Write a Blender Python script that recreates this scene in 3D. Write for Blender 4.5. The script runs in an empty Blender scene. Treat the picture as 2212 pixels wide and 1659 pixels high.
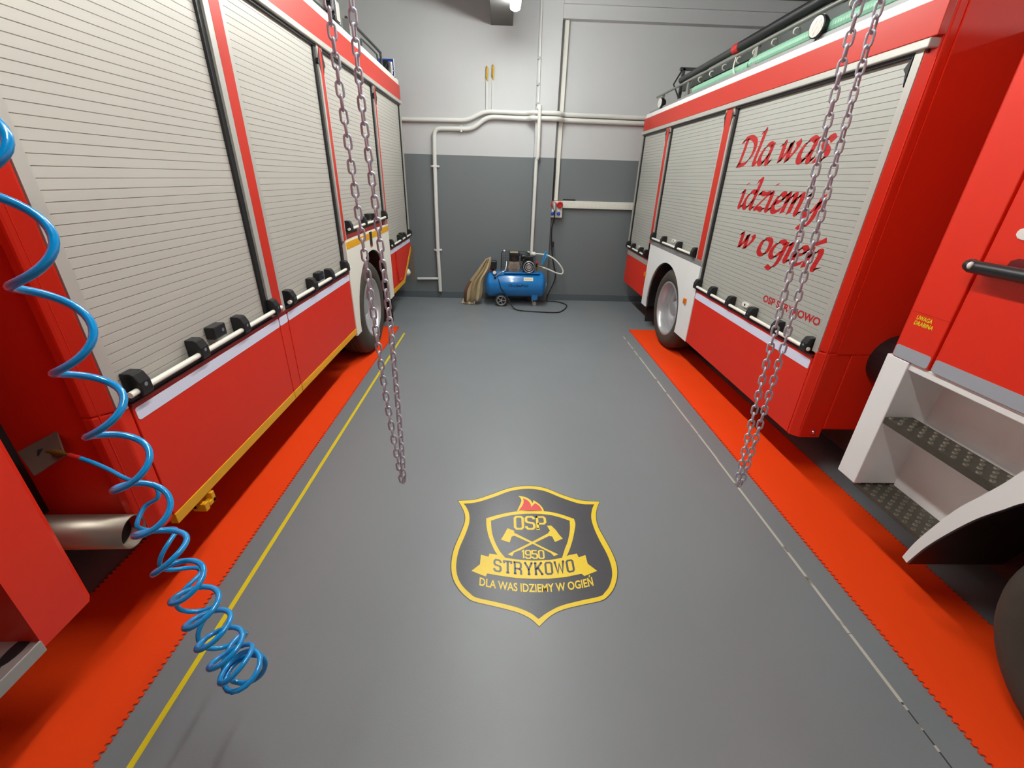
import bpy, bmesh, math, random
from mathutils import Vector, Matrix
from math import sin, cos, pi, radians

random.seed(7)
SC = bpy.context.scene
COL = SC.collection

# ------------------------------------------------------------------ camera, world, exposure
H = 1.9
cam_data = bpy.data.cameras.new('camera')
cam = bpy.data.objects.new('camera', cam_data)
COL.objects.link(cam)
cam_data.sensor_fit = 'HORIZONTAL'
cam_data.sensor_width = 36.0
cam_data.lens = 930.0 / 2212.0 * 36.0
cam_data.clip_start = 0.02
cam.matrix_world = Matrix(((0.9994429, -0.0160769, -0.0292453, 0.0),
                           (-0.0194377, 0.4319134, -0.9017056, 0.0),
                           (0.0271281, 0.9017718, 0.4313603, H),
                           (0, 0, 0, 1)))
SC.camera = cam
world = bpy.data.worlds.new('world'); SC.world = world
world.use_nodes = True
world.node_tree.nodes['Background'].inputs[0].default_value = (0.9, 0.93, 1.0, 1)
world.node_tree.nodes['Background'].inputs[1].default_value = 0.05
SC.view_settings.view_transform = 'Standard'
SC.view_settings.look = 'None'
SC.view_settings.gamma = 1.0
SC.view_settings.use_curve_mapping = False
SC.view_settings.exposure = 1.68
TUBE_STRENGTH = 32.0

# ------------------------------------------------------------------ main distances (metres)
XL, XR, YW = -1.43, 2.031, 7.405      # flank of left truck, flank of right truck, back wall
ZC = 4.12                             # ceiling

# ------------------------------------------------------------------ materials
def lin(c):
    c = c / 255.0
    return c / 12.92 if c <= 0.04045 else ((c + 0.055) / 1.055) ** 2.4

def rgb(r, g, b): return (lin(r), lin(g), lin(b), 1.0)

def mat(name, col, rough=0.5, metal=0.0, coat=0.0, var=0.05, scale=6.0, bump=0.0, bscale=200.0, spec=0.5, crough=0.08):
    m = bpy.data.materials.new(name); m.use_nodes = True
    nt = m.node_tree; b = nt.nodes['Principled BSDF']
    b.inputs['Roughness'].default_value = rough
    b.inputs['Metallic'].default_value = metal
    b.inputs['Coat Weight'].default_value = coat
    b.inputs['Coat Roughness'].default_value = crough
    b.inputs['Specular IOR Level'].default_value = spec
    tc = nt.nodes.new('ShaderNodeTexCoord')
    no = nt.nodes.new('ShaderNodeTexNoise'); no.inputs['Scale'].default_value = scale
    no.inputs['Detail'].default_value = 4.0
    nt.links.new(tc.outputs['Object'], no.inputs['Vector'])
    mx = nt.nodes.new('ShaderNodeMix'); mx.data_type = 'RGBA'
    lo = [max(0, c * (1 - var)) for c in col[:3]] + [1]; hi = [min(1, c * (1 + var)) for c in col[:3]] + [1]
    mx.inputs[6].default_value = lo; mx.inputs[7].default_value = hi
    nt.links.new(no.outputs['Fac'], mx.inputs[0]); nt.links.new(mx.outputs[2], b.inputs['Base Color'])
    if bump > 0:
        n2 = nt.nodes.new('ShaderNodeTexNoise'); n2.inputs['Scale'].default_value = bscale
        n2.inputs['Detail'].default_value = 3.0
        bp = nt.nodes.new('ShaderNodeBump'); bp.inputs['Strength'].default_value = bump
        bp.inputs['Distance'].default_value = 0.002
        nt.links.new(tc.outputs['Object'], n2.inputs['Vector'])
        nt.links.new(n2.outputs['Fac'], bp.inputs['Height']); nt.links.new(bp.outputs['Normal'], b.inputs['Normal'])
    return m

def emis(name, col, s):
    m = bpy.data.materials.new(name); m.use_nodes = True
    b = m.node_tree.nodes['Principled BSDF']
    b.inputs['Base Color'].default_value = (0.9, 0.9, 0.9, 1)
    b.inputs['Emission Color'].default_value = col
    b.inputs['Emission Strength'].default_value = s
    return m

M = {}
M['red'] = mat('red_paint', (0.74, 0.024, 0.006, 1), 0.45, coat=0.12, var=0.03, crough=0.3, spec=0.3)
M['cab_red'] = mat('cab_red_paint', (0.80, 0.024, 0.005, 1), 0.4, coat=0.25, var=0.03, crough=0.25)
M['band_red'] = mat('roof_band_red', (0.58, 0.03, 0.014, 1), 0.42, coat=0.12, var=0.04, spec=0.3, crough=0.2)
M['dark_red'] = mat('dark_red_edge', (0.16, 0.01, 0.012, 1), 0.4)
M['mat_red'] = mat('orange_red_rubber', (0.96, 0.062, 0.003, 1), 0.6, var=0.04, scale=3, bump=0.15, bscale=300, spec=0.3)
M['slat'] = mat('anodised_slats', rgb(196, 192, 183), 0.45, metal=0.2, var=0.03, scale=2)
M['slat_cool'] = mat('grey_slats', rgb(186, 186, 178), 0.45, metal=0.2, var=0.03, scale=2)
M['alu'] = mat('pale_aluminium', rgb(200, 198, 190), 0.38, metal=0.4, var=0.04)
M['grey_trim'] = mat('grey_trim', rgb(150, 150, 148), 0.45, metal=0.3)
M['white'] = mat('white_paint', rgb(242, 242, 240), 0.35, coat=0.3, var=0.02)
M['cream'] = mat('cream_paint', rgb(240, 237, 224), 0.35, var=0.02)
M['black'] = mat('black_plastic', (0.012, 0.012, 0.013, 1), 0.38, var=0.1)
M['rubber'] = mat('black_rubber', (0.014, 0.014, 0.014, 1), 0.7, var=0.2)
M['dark'] = mat('dark_chassis', (0.012, 0.011, 0.012, 1), 0.75, var=0.3)
M['tyre'] = mat('tyre_rubber', (0.060, 0.050, 0.038, 1), 0.75, var=0.25, scale=12, bump=0.3, bscale=120)
M['rim'] = mat('silver_wheel_paint', rgb(190, 190, 192), 0.35, metal=0.6, var=0.05)
M['reflect'] = mat('reflective_tape', rgb(226, 230, 250), 0.3, var=0.03, scale=40)
M['reflect_grey'] = mat('grey_reflective_tape', rgb(165, 170, 178), 0.35, var=0.03, scale=40)
M['yellow'] = mat('yellow_tape', rgb(232, 168, 18), 0.4, var=0.06)
M['lemon'] = mat('yellow_floor_paint', rgb(232, 208, 30), 0.5, var=0.05)
M['orange'] = mat('orange_lens', rgb(224, 120, 10), 0.2, coat=0.6)
M['chrome'] = mat('bright_steel', rgb(205, 206, 212), 0.2, metal=1.0, var=0.05)
M['zinc'] = mat('zinc_chain', rgb(210, 215, 224), 0.32, metal=0.25, var=0.08, scale=60)
M['steel'] = mat('dull_exhaust_steel', rgb(150, 138, 124), 0.38, metal=0.75, var=0.25, scale=5)
M['brass'] = mat('brass', rgb(176, 144, 62), 0.35, metal=0.8, var=0.1)
M['plate'] = mat('galvanised_plate', rgb(140, 122, 108), 0.45, metal=0.5, var=0.15, scale=14)
M['hose'] = mat('blue_polyurethane', rgb(0, 152, 224), 0.2, coat=0.6, var=0.04)
M['tank'] = mat('blue_tank_paint', rgb(12, 122, 198), 0.25, coat=0.5, var=0.03)
M['blue'] = mat('blue_plastic', rgb(30, 80, 180), 0.4)
M['sign_blue'] = mat('sign_blue', rgb(20, 60, 160), 0.4)
M['sock_red'] = mat('red_socket_plastic', rgb(196, 40, 38), 0.4)
M['label'] = mat('label_paper', rgb(232, 226, 190), 0.6)
M['text_red'] = mat('red_vinyl', rgb(190, 24, 26), 0.45, var=0.03)
M['text_dark'] = mat('dark_vinyl', rgb(18, 40, 70), 0.5)
M['pipe'] = mat('white_pipe_paint', rgb(222, 222, 216), 0.4, var=0.02)
M['pvc'] = mat('white_pvc', rgb(226, 225, 214), 0.45, var=0.02)
M['tread'] = mat('step_tread_metal', rgb(92, 88, 78), 0.45, metal=0.6, var=0.25, scale=30)
M['treadpip'] = mat('worn_tread_rims', rgb(138, 133, 120), 0.45, metal=0.6, var=0.3, scale=60)
M['stepalu'] = mat('aluminium_step', rgb(196, 194, 188), 0.35, metal=0.7, var=0.1, scale=10)
M['khaki'] = mat('khaki_canvas', rgb(172, 155, 122), 0.85, var=0.18, scale=14, bump=0.3, bscale=90)
M['khaki_lt'] = mat('pale_canvas', rgb(214, 200, 162), 0.85, var=0.12, scale=14, bump=0.3, bscale=90)
M['canvas_brown'] = mat('red_brown_canvas', rgb(120, 84, 62), 0.85, var=0.15, scale=14)
M['pump'] = mat('cast_iron_pump', rgb(140, 128, 116), 0.5, metal=0.5, var=0.25, scale=20)
M['pump_dark'] = mat('dark_cast_iron', rgb(44, 42, 42), 0.5, metal=0.4, var=0.2, scale=20)
M['pump_fin'] = mat('finned_cylinder', rgb(86, 80, 74), 0.45, metal=0.5, var=0.2, scale=20)
M['mint'] = mat('mint_hose', rgb(142, 192, 164), 0.4, var=0.06)
M['lens'] = mat('lamp_glass', rgb(222, 218, 208), 0.15, coat=0.8, var=0.1, scale=30)
M['ladder'] = mat('weathered_ladder', rgb(70, 72, 70), 0.45, metal=0.4, var=0.2)
M['railgrey'] = mat('galvanised_rail', rgb(150, 150, 142), 0.4, metal=0.5, var=0.2, scale=20)
M['wood'] = mat('worn_wood_rungs', rgb(140, 116, 84), 0.6, var=0.25, scale=20)
M['handle_white'] = mat('off_white_plastic', rgb(232, 230, 224), 0.4)
M['emb_dark'] = mat('emblem_charcoal', rgb(74, 74, 78), 0.34, var=0.08, scale=30, bump=0.25, bscale=60)
M['emb_yellow'] = mat('emblem_yellow', rgb(236, 206, 40), 0.4, var=0.04, scale=30, bump=0.15, bscale=60)
M['emb_red'] = mat('emblem_red', rgb(222, 56, 56), 0.4, var=0.04)
M['lamp_body'] = mat('lamp_housing', rgb(210, 210, 206), 0.5)
M['glow'] = emis('lit_tube', (0.96, 1.0, 0.97, 1), TUBE_STRENGTH)

def floor_material():
    m = mat('grey_floor_coating', rgb(127, 132, 135), 0.36, var=0.05, scale=1.2, bump=0.22, bscale=260)
    nt = m.node_tree; b = nt.nodes['Principled BSDF']
    tc = nt.nodes['Texture Coordinate']
    n = nt.nodes.new('ShaderNodeTexNoise'); n.inputs['Scale'].default_value = 2.5; n.inputs['Detail'].default_value = 5
    r = nt.nodes.new('ShaderNodeMapRange'); r.inputs[3].default_value = 0.32; r.inputs[4].default_value = 0.46
    nt.links.new(tc.outputs['Object'], n.inputs['Vector'])
    nt.links.new(n.outputs['Fac'], r.inputs[0]); nt.links.new(r.outputs[0], b.inputs['Roughness'])
    return m
M['floor'] = floor_material()
M['skirt'] = mat('grey_cove_coating', rgb(92, 100, 104), 0.45, var=0.05)

def wall_material(name, band=True):
    m = mat(name, rgb(196, 197, 197), 0.7, var=0.03, scale=1.5, bump=0.25, bscale=140)
    if band:
        nt = m.node_tree; b = nt.nodes['Principled BSDF']
        mx = [n for n in nt.nodes if n.type == 'MIX'][0]
        tc = nt.nodes['Texture Coordinate']
        sp = nt.nodes.new('ShaderNodeSeparateXYZ'); nt.links.new(tc.outputs['Object'], sp.inputs[0])
        gt = nt.nodes.new('ShaderNodeMath'); gt.operation = 'GREATER_THAN'; gt.inputs[1].default_value = 2.19
        nt.links.new(sp.outputs[2], gt.inputs[0])
        m2 = nt.nodes.new('ShaderNodeMix'); m2.data_type = 'RGBA'
        m2.inputs[6].default_value = rgb(113, 119, 121)
        nt.links.new(gt.outputs[0], m2.inputs[0]); nt.links.new(mx.outputs[2], m2.inputs[7])
        nt.links.new(m2.outputs[2], b.inputs['Base Color'])
    return m
M['wall'] = wall_material('two_tone_wall_paint')
M['upper'] = wall_material('pale_wall_paint', False)
M['ceil'] = mat('ceiling_concrete', rgb(104, 102, 99), 0.8, var=0.06, scale=1.0)

def worn_white():
    m = mat('worn_white_line', rgb(196, 190, 178), 0.55)
    nt = m.node_tree; b = nt.nodes['Principled BSDF']
    mx = [n for n in nt.nodes if n.type == 'MIX'][0]; tc = nt.nodes['Texture Coordinate']
    n = nt.nodes.new('ShaderNodeTexNoise'); n.inputs['Scale'].default_value = 9; n.inputs['Detail'].default_value = 6
    r = nt.nodes.new('ShaderNodeValToRGB'); r.color_ramp.elements[0].position = 0.36; r.color_ramp.elements[1].position = 0.44
    m2 = nt.nodes.new('ShaderNodeMix'); m2.data_type = 'RGBA'; m2.inputs[6].default_value = rgb(112, 106, 90)
    nt.links.new(tc.outputs['Object'], n.inputs['Vector']); nt.links.new(n.outputs['Fac'], r.inputs[0])
    nt.links.new(r.outputs[0], m2.inputs[0]); nt.links.new(mx.outputs[2], m2.inputs[7])
    nt.links.new(m2.outputs[2], b.inputs['Base Color'])
    return m
M['whiteline'] = worn_white()
M['groove'] = mat('dark_floor_joint', rgb(58, 60, 58), 0.7)

# ------------------------------------------------------------------ mesh builder
ROOTLOC = {}

class MB:
    def __init__(self, tf=None):
        self.v = []; self.f = []; self.mi = []; self.cur = 0; self.tf = tf
    def add(self, pts, faces):
        o = len(self.v)
        for p in pts:
            self.v.append(self.tf(*p) if self.tf else tuple(p))
        for f in faces:
            self.f.append([o + i for i in f]); self.mi.append(self.cur)
        return self
    def box(self, x0, x1, y0, y1, z0, z1):
        return self.add([(x0, y0, z0), (x1, y0, z0), (x1, y1, z0), (x0, y1, z0), (x0, y0, z1), (x1, y0, z1), (x1, y1, z1), (x0, y1, z1)],
                        [(0, 3, 2, 1), (4, 5, 6, 7), (0, 1, 5, 4), (1, 2, 6, 5), (2, 3, 7, 6), (3, 0, 4, 7)])
    def prism(self, poly, axis, a, b):
        def P(p, t):
            if axis == 'x': return (t, p[0], p[1])
            if axis == 'y': return (p[0], t, p[1])
            return (p[0], p[1], t)
        n = len(poly)
        pts = [P(p, a) for p in poly] + [P(p, b) for p in poly]
        fs = [list(range(n))[::-1], list(range(n, 2 * n))] + [(i, (i + 1) % n, n + (i + 1) % n, n + i) for i in range(n)]
        return self.add(pts, fs)
    def frustum(self, b0, b1):                       # b = (x0,x1,y0,y1,z): two rectangles
        r = lambda b: [(b[0], b[2], b[4]), (b[1], b[2], b[4]), (b[1], b[3], b[4]), (b[0], b[3], b[4])]
        return self.add(r(b0) + r(b1), [(0, 3, 2, 1), (4, 5, 6, 7), (0, 1, 5, 4), (1, 2, 6, 5), (2, 3, 7, 6), (3, 0, 4, 7)])
    def tube(self, pts, r, seg=10, closed=False, cap=True):
        P = [Vector(p) for p in pts]; n = len(P)
        R = r if isinstance(r, (list, tuple)) else [r] * n
        T = []
        for i in range(n):
            a = P[(i - 1) % n] if (closed or i > 0) else P[i]
            b = P[(i + 1) % n] if (closed or i < n - 1) else P[i]
            t = b - a
            T.append(t.normalized() if t.length > 1e-9 else Vector((0, 0, 1)))
        up = Vector((0, 0, 1)) if abs(T[0].z) < 0.9 else Vector((1, 0, 0))
        N = (up - T[0] * up.dot(T[0])).normalized()
        vs = []
        for i in range(n):
            if i:
                N = N - T[i] * N.dot(T[i])
                N = N.normalized() if N.length > 1e-6 else T[i].orthogonal().normalized()
            B = T[i].cross(N)
            for k in range(seg):
                an = 2 * pi * k / seg
                vs.append(tuple(P[i] + (N * cos(an) + B * sin(an)) * R[i]))
        fs = []
        for i in range(n if closed else n - 1):
            j = (i + 1) % n
            for k in range(seg):
                k2 = (k + 1) % seg
                fs.append((i * seg + k, i * seg + k2, j * seg + k2, j * seg + k))
        if cap and not closed:
            fs.append(tuple(range(seg))[::-1]); fs.append(tuple((n - 1) * seg + k for k in range(seg)))
        return self.add(vs, fs)
    def lathe(self, prof, c, axis='x', seg=32, sgn=1):   # prof = [(radius, along)]
        vs = []
        for (r, a) in prof:
            for k in range(seg):
                an = 2 * pi * k / seg; p, q = r * cos(an), r * sin(an)
                if axis == 'x': vs.append((c[0] + sgn * a, c[1] + p, c[2] + q))
                elif axis == 'y': vs.append((c[0] + p, c[1] + sgn * a, c[2] + q))
                else: vs.append((c[0] + p, c[1] + q, c[2] + sgn * a))
        fs = []
        for i in range(len(prof) - 1):
            for k in range(seg):
                k2 = (k + 1) % seg
                fs.append((i * seg + k, i * seg + k2, (i + 1) * seg + k2, (i + 1) * seg + k))
        return self.add(vs, fs)
    def cyl(self, c, r, a, b, axis='x', seg=20):
        return self.lathe([(0.0005, a), (r, a), (r, b), (0.0005, b)], c, axis, seg)
    def sphere(self, c, r, seg=14, rings=8, sc=(1, 1, 1)):
        vs = []; fs = []
        for i in range(rings + 1):
            t = pi * i / rings
            rr = max(sin(t), 0.002)
            for k in range(seg):
                an = 2 * pi * k / seg
                vs.append((c[0] + r * sc[0] * rr * cos(an), c[1] + r * sc[1] * rr * sin(an), c[2] + r * sc[2] * cos(t)))
        for i in range(rings):
            for k in range(seg):
                k2 = (k + 1) % seg
                fs.append((i * seg + k, i * seg + k2, (i + 1) * seg + k2, (i + 1) * seg + k))
        return self.add(vs, fs)
    def build(self, name, mats, parent=None, smooth=None, bevel=0.0, bseg=2, recalc=True, origin=None):
        if not isinstance(mats, (list, tuple)): mats = [mats]
        off = Vector((0, 0, 0))
        if parent is not None: off = ROOTLOC[parent.name]
        elif origin is not None: off = Vector(origin)
        me = bpy.data.meshes.new(name)
        me.from_pydata([tuple(Vector(p) - off) for p in self.v], [], self.f)
        for m in mats: me.materials.append(m)
        for p, i in zip(me.polygons, self.mi): p.material_index = i
        if recalc:
            bm = bmesh.new(); bm.from_mesh(me)
            bmesh.ops.recalc_face_normals(bm, faces=bm.faces); bm.to_mesh(me); bm.free()
        if smooth is not None:
            for p in me.polygons: p.use_smooth = True
            me.set_sharp_from_angle(angle=radians(smooth))
        me.update()
        o = bpy.data.objects.new(name, me); COL.objects.link(o)
        if parent is not None: o.parent = parent
        elif origin is not None: o.location = origin
        ROOTLOC[o.name] = off
        if bevel:
            b = o.modifiers.new('bevel', 'BEVEL'); b.width = bevel; b.segments = bseg
            b.limit_method = 'ANGLE'; b.angle_limit = radians(40)
        return o

def tag(o, label, cat, group=None):
    o['label'] = label; o['category'] = cat
    if group: o['group'] = group
    return o

def thing(name, loc, label, cat, group=None):
    o = bpy.data.objects.new(name, None); COL.objects.link(o)
    o.location = loc; o.empty_display_size = 0.1
    ROOTLOC[o.name] = Vector(loc)
    return tag(o, label, cat, group)

def struct(o):
    o['kind'] = 'structure'; return o

def catmull(pts, n=8, closed=False):
    P = [Vector(p) for p in pts]; out = []; N = len(P)
    rng = range(N) if closed else range(N - 1)
    for i in rng:
        p0 = P[(i - 1) % N] if (closed or i > 0) else P[i] * 2 - P[i + 1]
        p1 = P[i]; p2 = P[(i + 1) % N]
        p3 = P[(i + 2) % N] if (closed or i + 2 < N) else p2 * 2 - p1
        for k in range(n):
            t = k / n
            out.append(0.5 * ((2 * p1) + (p2 - p0) * t + (2 * p0 - 5 * p1 + 4 * p2 - p3) * t * t + (3 * p1 - p0 - 3 * p2 + p3) * t ** 3))
    if not closed: out.append(P[-1])
    return out

def v3(pts): return [Vector((p[0], p[1], 0)) for p in pts]

def ribbon(mb, pts, w, mapf, closed=False):
    P = [Vector((p[0], p[1])) for p in pts]; n = len(P)
    L, Rr = [], []
    for i in range(n):
        a = P[(i - 1) % n] if (closed or i > 0) else None
        b = P[(i + 1) % n] if (closed or i < n - 1) else None
        d1 = (P[i] - a).normalized() if a is not None else (b - P[i]).normalized()
        d2 = (b - P[i]).normalized() if b is not None else d1
        n1 = Vector((-d1.y, d1.x)); n2 = Vector((-d2.y, d2.x)); m = n1 + n2
        m = m.normalized() if m.length > 1e-6 else n1
        k = w / 2 / max(0.45, m.dot(n1))
        L.append(P[i] + m * k); Rr.append(P[i] - m * k)
    pts3 = [mapf(p.x, p.y) for p in L] + [mapf(p.x, p.y) for p in Rr]
    fs = [(i, (i + 1) % n, n + (i + 1) % n, n + i) for i in range(n if closed else n - 1)]
    mb.add(pts3, fs)

def font_shape(s, bold=0.0, shear=0.0):
    """Flat outline of a line of writing, in units where the line starts at x=0; returns verts and faces."""
    cu = bpy.data.curves.new('writing', 'FONT'); cu.body = s; cu.size = 1.0; cu.offset = bold; cu.shear = shear
    cu.resolution_u = 3
    ob = bpy.data.objects.new('writing', cu); COL.objects.link(ob)
    dg = bpy.context.evaluated_depsgraph_get(); dg.update()
    me = bpy.data.meshes.new_from_object(ob.evaluated_get(dg))
    vs = [(v.co.x, v.co.y) for v in me.vertices]; fs = [list(p.vertices) for p in me.polygons]
    bpy.data.objects.remove(ob); bpy.data.curves.remove(cu); bpy.data.meshes.remove(me)
    return vs, fs

def fit_text(mb, s, x0, x1, h, mapf, bold=0.0, shear=0.0, caps=None):
    vs, fs = font_shape(s, bold, shear)
    xs = [v[0] for v in vs]; a, b = min(xs), max(xs)
    top = caps or max(v[1] for v in vs)
    mb.add([mapf(x0 + (v[0] - a) / (b - a) * (x1 - x0), v[1] / top * h) for v in vs], fs)

# ------------------------------------------------------------------ room shell
X0R, X1R, Y0R = -6.6, 7.2, -4.6
T = 0.2
struct(MB().box(X0R - T, X1R + T, Y0R - T, YW + T, -0.2, 0).build('floor', M['floor']))
struct(MB().box(X0R - T, X1R + T, Y0R - T, YW + T, ZC, ZC + 0.2).build('ceiling', M['ceil']))
struct(MB().box(X0R, X1R, YW, YW + T, 0, ZC).build('wall_back', M['wall']))
struct(MB().box(X0R - T, X0R, Y0R, YW, 0, ZC).build('wall_left', M['wall']))
struct(MB().box(X1R, X1R + T, Y0R, YW, 0, ZC).build('wall_right', M['wall']))
struct(MB().box(X0R, X1R, Y0R - T, Y0R, 0, ZC).build('wall_front', M['upper']))
mb = MB()
mb.prism([(YW - 0.012, 0.0), (YW, 0.0), (YW, 0.105), (YW - 0.012, 0.105)], 'x', X0R, X1R)
struct(mb.build('baseboard_back', M['skirt']))
# pilaster, lintel beam to its right, ceiling beam running down the bay
PX0, PX1, PY = 0.462, 0.775, YW - 0.12
struct(MB().box(PX0, PX1, PY, YW, 0, ZC).build('trim_1', M['wall'], bevel=0.006))
mb = MB().box(PX1, X1R, PY + 0.002, YW, 3.845, ZC)
mb.box(PX1, X1R, PY - 0.025, PY + 0.002, 3.995, ZC)
struct(mb.build('trim_2', M['upper'], bevel=0.004))
struct(MB().box(-0.19, 0.105, Y0R, YW, 3.77, ZC).build('trim_3', M['ceil'], bevel=0.006))

# ------------------------------------------------------------------ ceiling lights
def strip_light(x, y0, y1, label, hang=True, z=3.70):
    t = thing('strip_light', (x, (y0 + y1) / 2, z), label, 'ceiling light', 'strip lights')
    mb = MB(); mb.box(x - 0.03, x + 0.03, y0 + 0.01, y1 - 0.01, z + 0.026, z + 0.075)
    mb.build('housing', M['lamp_body'], t, bevel=0.006)
    mb = MB(); sect = []
    for i in range(16):
        an = 2 * pi * i / 16; sect.append((0.060 * cos(an), 0.034 * sin(an)))
    n = 16; rows = [(y0, 0.25), (y0 + 0.02, 0.8), (y0 + 0.05, 1.0), (y1 - 0.05, 1.0), (y1 - 0.02, 0.8), (y1, 0.25)]
    mb.add([(x + p[0] * k, yy, z + p[1] * k) for (yy, k) in rows for p in sect],
           [(i * n + j, i * n + (j + 1) % n, (i + 1) * n + (j + 1) % n, (i + 1) * n + j) for i in range(5) for j in range(n)] + [tuple(range(n)), tuple(5 * n + j for j in range(n))])
    mb.build('diffuser', M['glow'], t, smooth=50)
    for yy in (y0 + 0.25, y1 - 0.25):
        mb = MB(); mb.tube([(x, yy, z + 0.07), (x, yy, ZC - 0.005)], 0.004, 6)
        mb.build('hanger', M['lamp_body'], t)
    return t
XA = 0.115
for (y0, y1, lab) in ((5.0, 6.5, 'lit strip light hanging over the far end of the aisle'),
                      (2.9, 4.4, 'lit strip light hanging over the middle of the aisle'),
                      (0.6, 2.1, 'lit strip light hanging over the near end of the aisle')):
    strip_light(XA, y0, y1, lab)
for sx, side in ((-5.3, 'left'), (5.9, 'right')):  # side rows are made up, out of view, to fill the ceiling with light
    for (y0, y1, w) in ((1.4, 2.9, 'further'), (-2.6, -1.1, 'nearer')):
        strip_light(sx, y0, y1, 'unseen strip light added as fill over the far side of the %s truck, %s one of the pair' % (side, w))

# ------------------------------------------------------------------ floor markings, mats, emblem
mb = MB().box(-1.285, -1.262, 0.55, 5.49, 0.0002, 0.0012)
tag(mb.build('floor_line', M['lemon'], origin=(-1.27, 3, 0)), 'yellow painted line on the grey floor along the left red mat', 'floor line')
mb = MB()
y = 5.52
while y > 1.02:
    L = random.uniform(0.5, 0.9) if y < 4.6 else random.uniform(0.12, 0.3)
    y1 = max(1.0, y - L); xo = random.uniform(-0.002, 0.002)
    mb.box(1.667 + xo, 1.682 + xo, y1, y, 0.0002, 0.0012)
    y = y1 - (random.uniform(0.0, 0.01) if y < 4.6 else random.uniform(0.02, 0.05))
ln = tag(mb.build('floor_line', M['whiteline'], origin=(1.674, 3.2, 0)), 'thin worn white line on the grey floor along the right red mat', 'floor line')
mb = MB(); mb.box(1.671, 1.677, 0.4, 1.0, 0.0002, 0.0008)
mb.cur = 1
for yy in (0.97, 0.9, 0.83): mb.box(1.668, 1.678, yy, yy + 0.02, 0.0004, 0.0014)
mb.build('bare_joint', [M['groove'], M['whiteline']], ln)

def floor_mat(x0, x1, y0, y1, toothed, label):
    """Strip of rubber tiles; toothed lists the long sides (x values) with an interlocking edge."""
    def side(x, s, ya, yb):
        if x not in toothed: return [(x, ya), (x, yb)]
        n = int(abs(yb - ya) / 0.026); out = []; d = (yb - ya) / n
        for i in range(n):
            a = ya + d * i
            out += [(x - s * 0.006, a), (x - s * 0.006, a + d * 0.3), (x + s * 0.006, a + d * 0.42), (x + s * 0.006, a + d * 0.88)]
        return out
    poly = side(x1, 1, y0, y1) + side(x0, -1, y1, y0)
    mb = MB().prism(poly, 'z', 0.0003, 0.008)
    mb.build
    return tag(mb.build('floor_mat', M['mat_red'], origin=((x0 + x1) / 2, (y0 + y1) / 2, 0)), label, 'floor mat', 'orange red floor mats')
floor_mat(-1.98, -1.402, -1.5, 5.73, (-1.402, -1.98), 'orange red strip mat under the left fire truck, beside the yellow line')
floor_mat(1.825, 2.40, -1.5, 5.81, (1.825, 2.40), 'orange red strip mat under the right fire truck, beside the white line')

OUT = [(-0.4863,0.3488),(-0.3734,0.3638),(-0.2694,0.4166),(-0.1485,0.4813),(-0.0245,0.5060),(0.0909,0.4846),(0.2052,0.4132),(0.3179,0.3630),(0.4384,0.3534),(0.4057,0.2831),(0.3856,0.2059),(0.3830,0.1248),(0.4024,0.0259),(0.4205,-0.0665),(0.4270,-0.1531),(0.4141,-0.2284),(0.3820,-0.2995),(0.3409,-0.3502),(0.2958,-0.3803),(0.1961,-0.4043),(0.0983,-0.4304),(0.0343,-0.4634),(-0.0249,-0.5170),(-0.0673,-0.4758),(-0.1301,-0.4434),(-0.2272,-0.4152),(-0.3358,-0.3865),(-0.3751,-0.3625),(-0.4170,-0.3185),(-0.4518,-0.2613),(-0.4712,-0.1950),(-0.4767,-0.1186),(-0.4692,-0.0374),(-0.4459,0.0641),(-0.4281,0.1573),(-0.4340,0.2312),(-0.4606,0.2998)]
INN = [(-0.4485,0.3221),(-0.3657,0.3366),(-0.2562,0.3885),(-0.1425,0.4519),(-0.0262,0.4751),(0.0819,0.4550),(0.1953,0.3848),(0.3064,0.3309),(0.3973,0.3256),(0.3733,0.2740),(0.3547,0.1973),(0.3567,0.1089),(0.3713,0.0111),(0.3903,-0.0804),(0.3965,-0.1597),(0.3875,-0.2285),(0.3585,-0.2938),(0.3250,-0.3336),(0.2960,-0.3558),(0.1953,-0.3804),(0.0915,-0.4097),(0.0222,-0.4458),(-0.0257,-0.4807),(-0.0613,-0.4509),(-0.1248,-0.4203),(-0.2228,-0.3917),(-0.3275,-0.3651),(-0.3650,-0.3379),(-0.4044,-0.2959),(-0.4307,-0.2494),(-0.4459,-0.1949),(-0.4500,-0.1250),(-0.4417,-0.0442),(-0.4174,0.0568),(-0.4016,0.1495),(-0.4074,0.2314),(-0.4297,0.2914)]
SHO = [(-0.2993,0.1909),(-0.2294,0.2207),(-0.1460,0.2469),(-0.0676,0.2606),(-0.0132,0.2637),(0.0708,0.2577),(0.1529,0.2372),(0.2453,0.1921),(0.2475,0.15),(0.2355,0.1001),(0.2107,0.0172),(0.1766,-0.0680),(0.1444,-0.1285),(-0.0300,-0.1807),(-0.1891,-0.1367),(-0.2233,-0.0974),(-0.2480,-0.0499),(-0.2773,0.0356),(-0.2940,0.1189)]
SHI = [(-0.2696,0.1708),(-0.1939,0.2043),(-0.1107,0.2261),(-0.0150,0.2338),(0.0801,0.2280),(0.1495,0.2077),(0.2163,0.1754),(0.2068,0.0999),(0.1818,0.0097),(0.1577,-0.0473),(0.1333,-0.1121),(0.0575,-0.1289),(-0.0268,-0.1326),(-0.1104,-0.1265),(-0.1837,-0.1138),(-0.2156,-0.0635),(-0.2436,0.0067),(-0.2617,0.0807)]
FLY = [(-0.1068,0.2584),(-0.0902,0.3040),(-0.0762,0.3491),(-0.0783,0.3767),(-0.0930,0.4018),(-0.0495,0.3911),(-0.0165,0.3636),(-0.0029,0.3318),(0.0052,0.3611),(0.0396,0.3233),(0.0582,0.2880),(0.0648,0.2585)]
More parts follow.
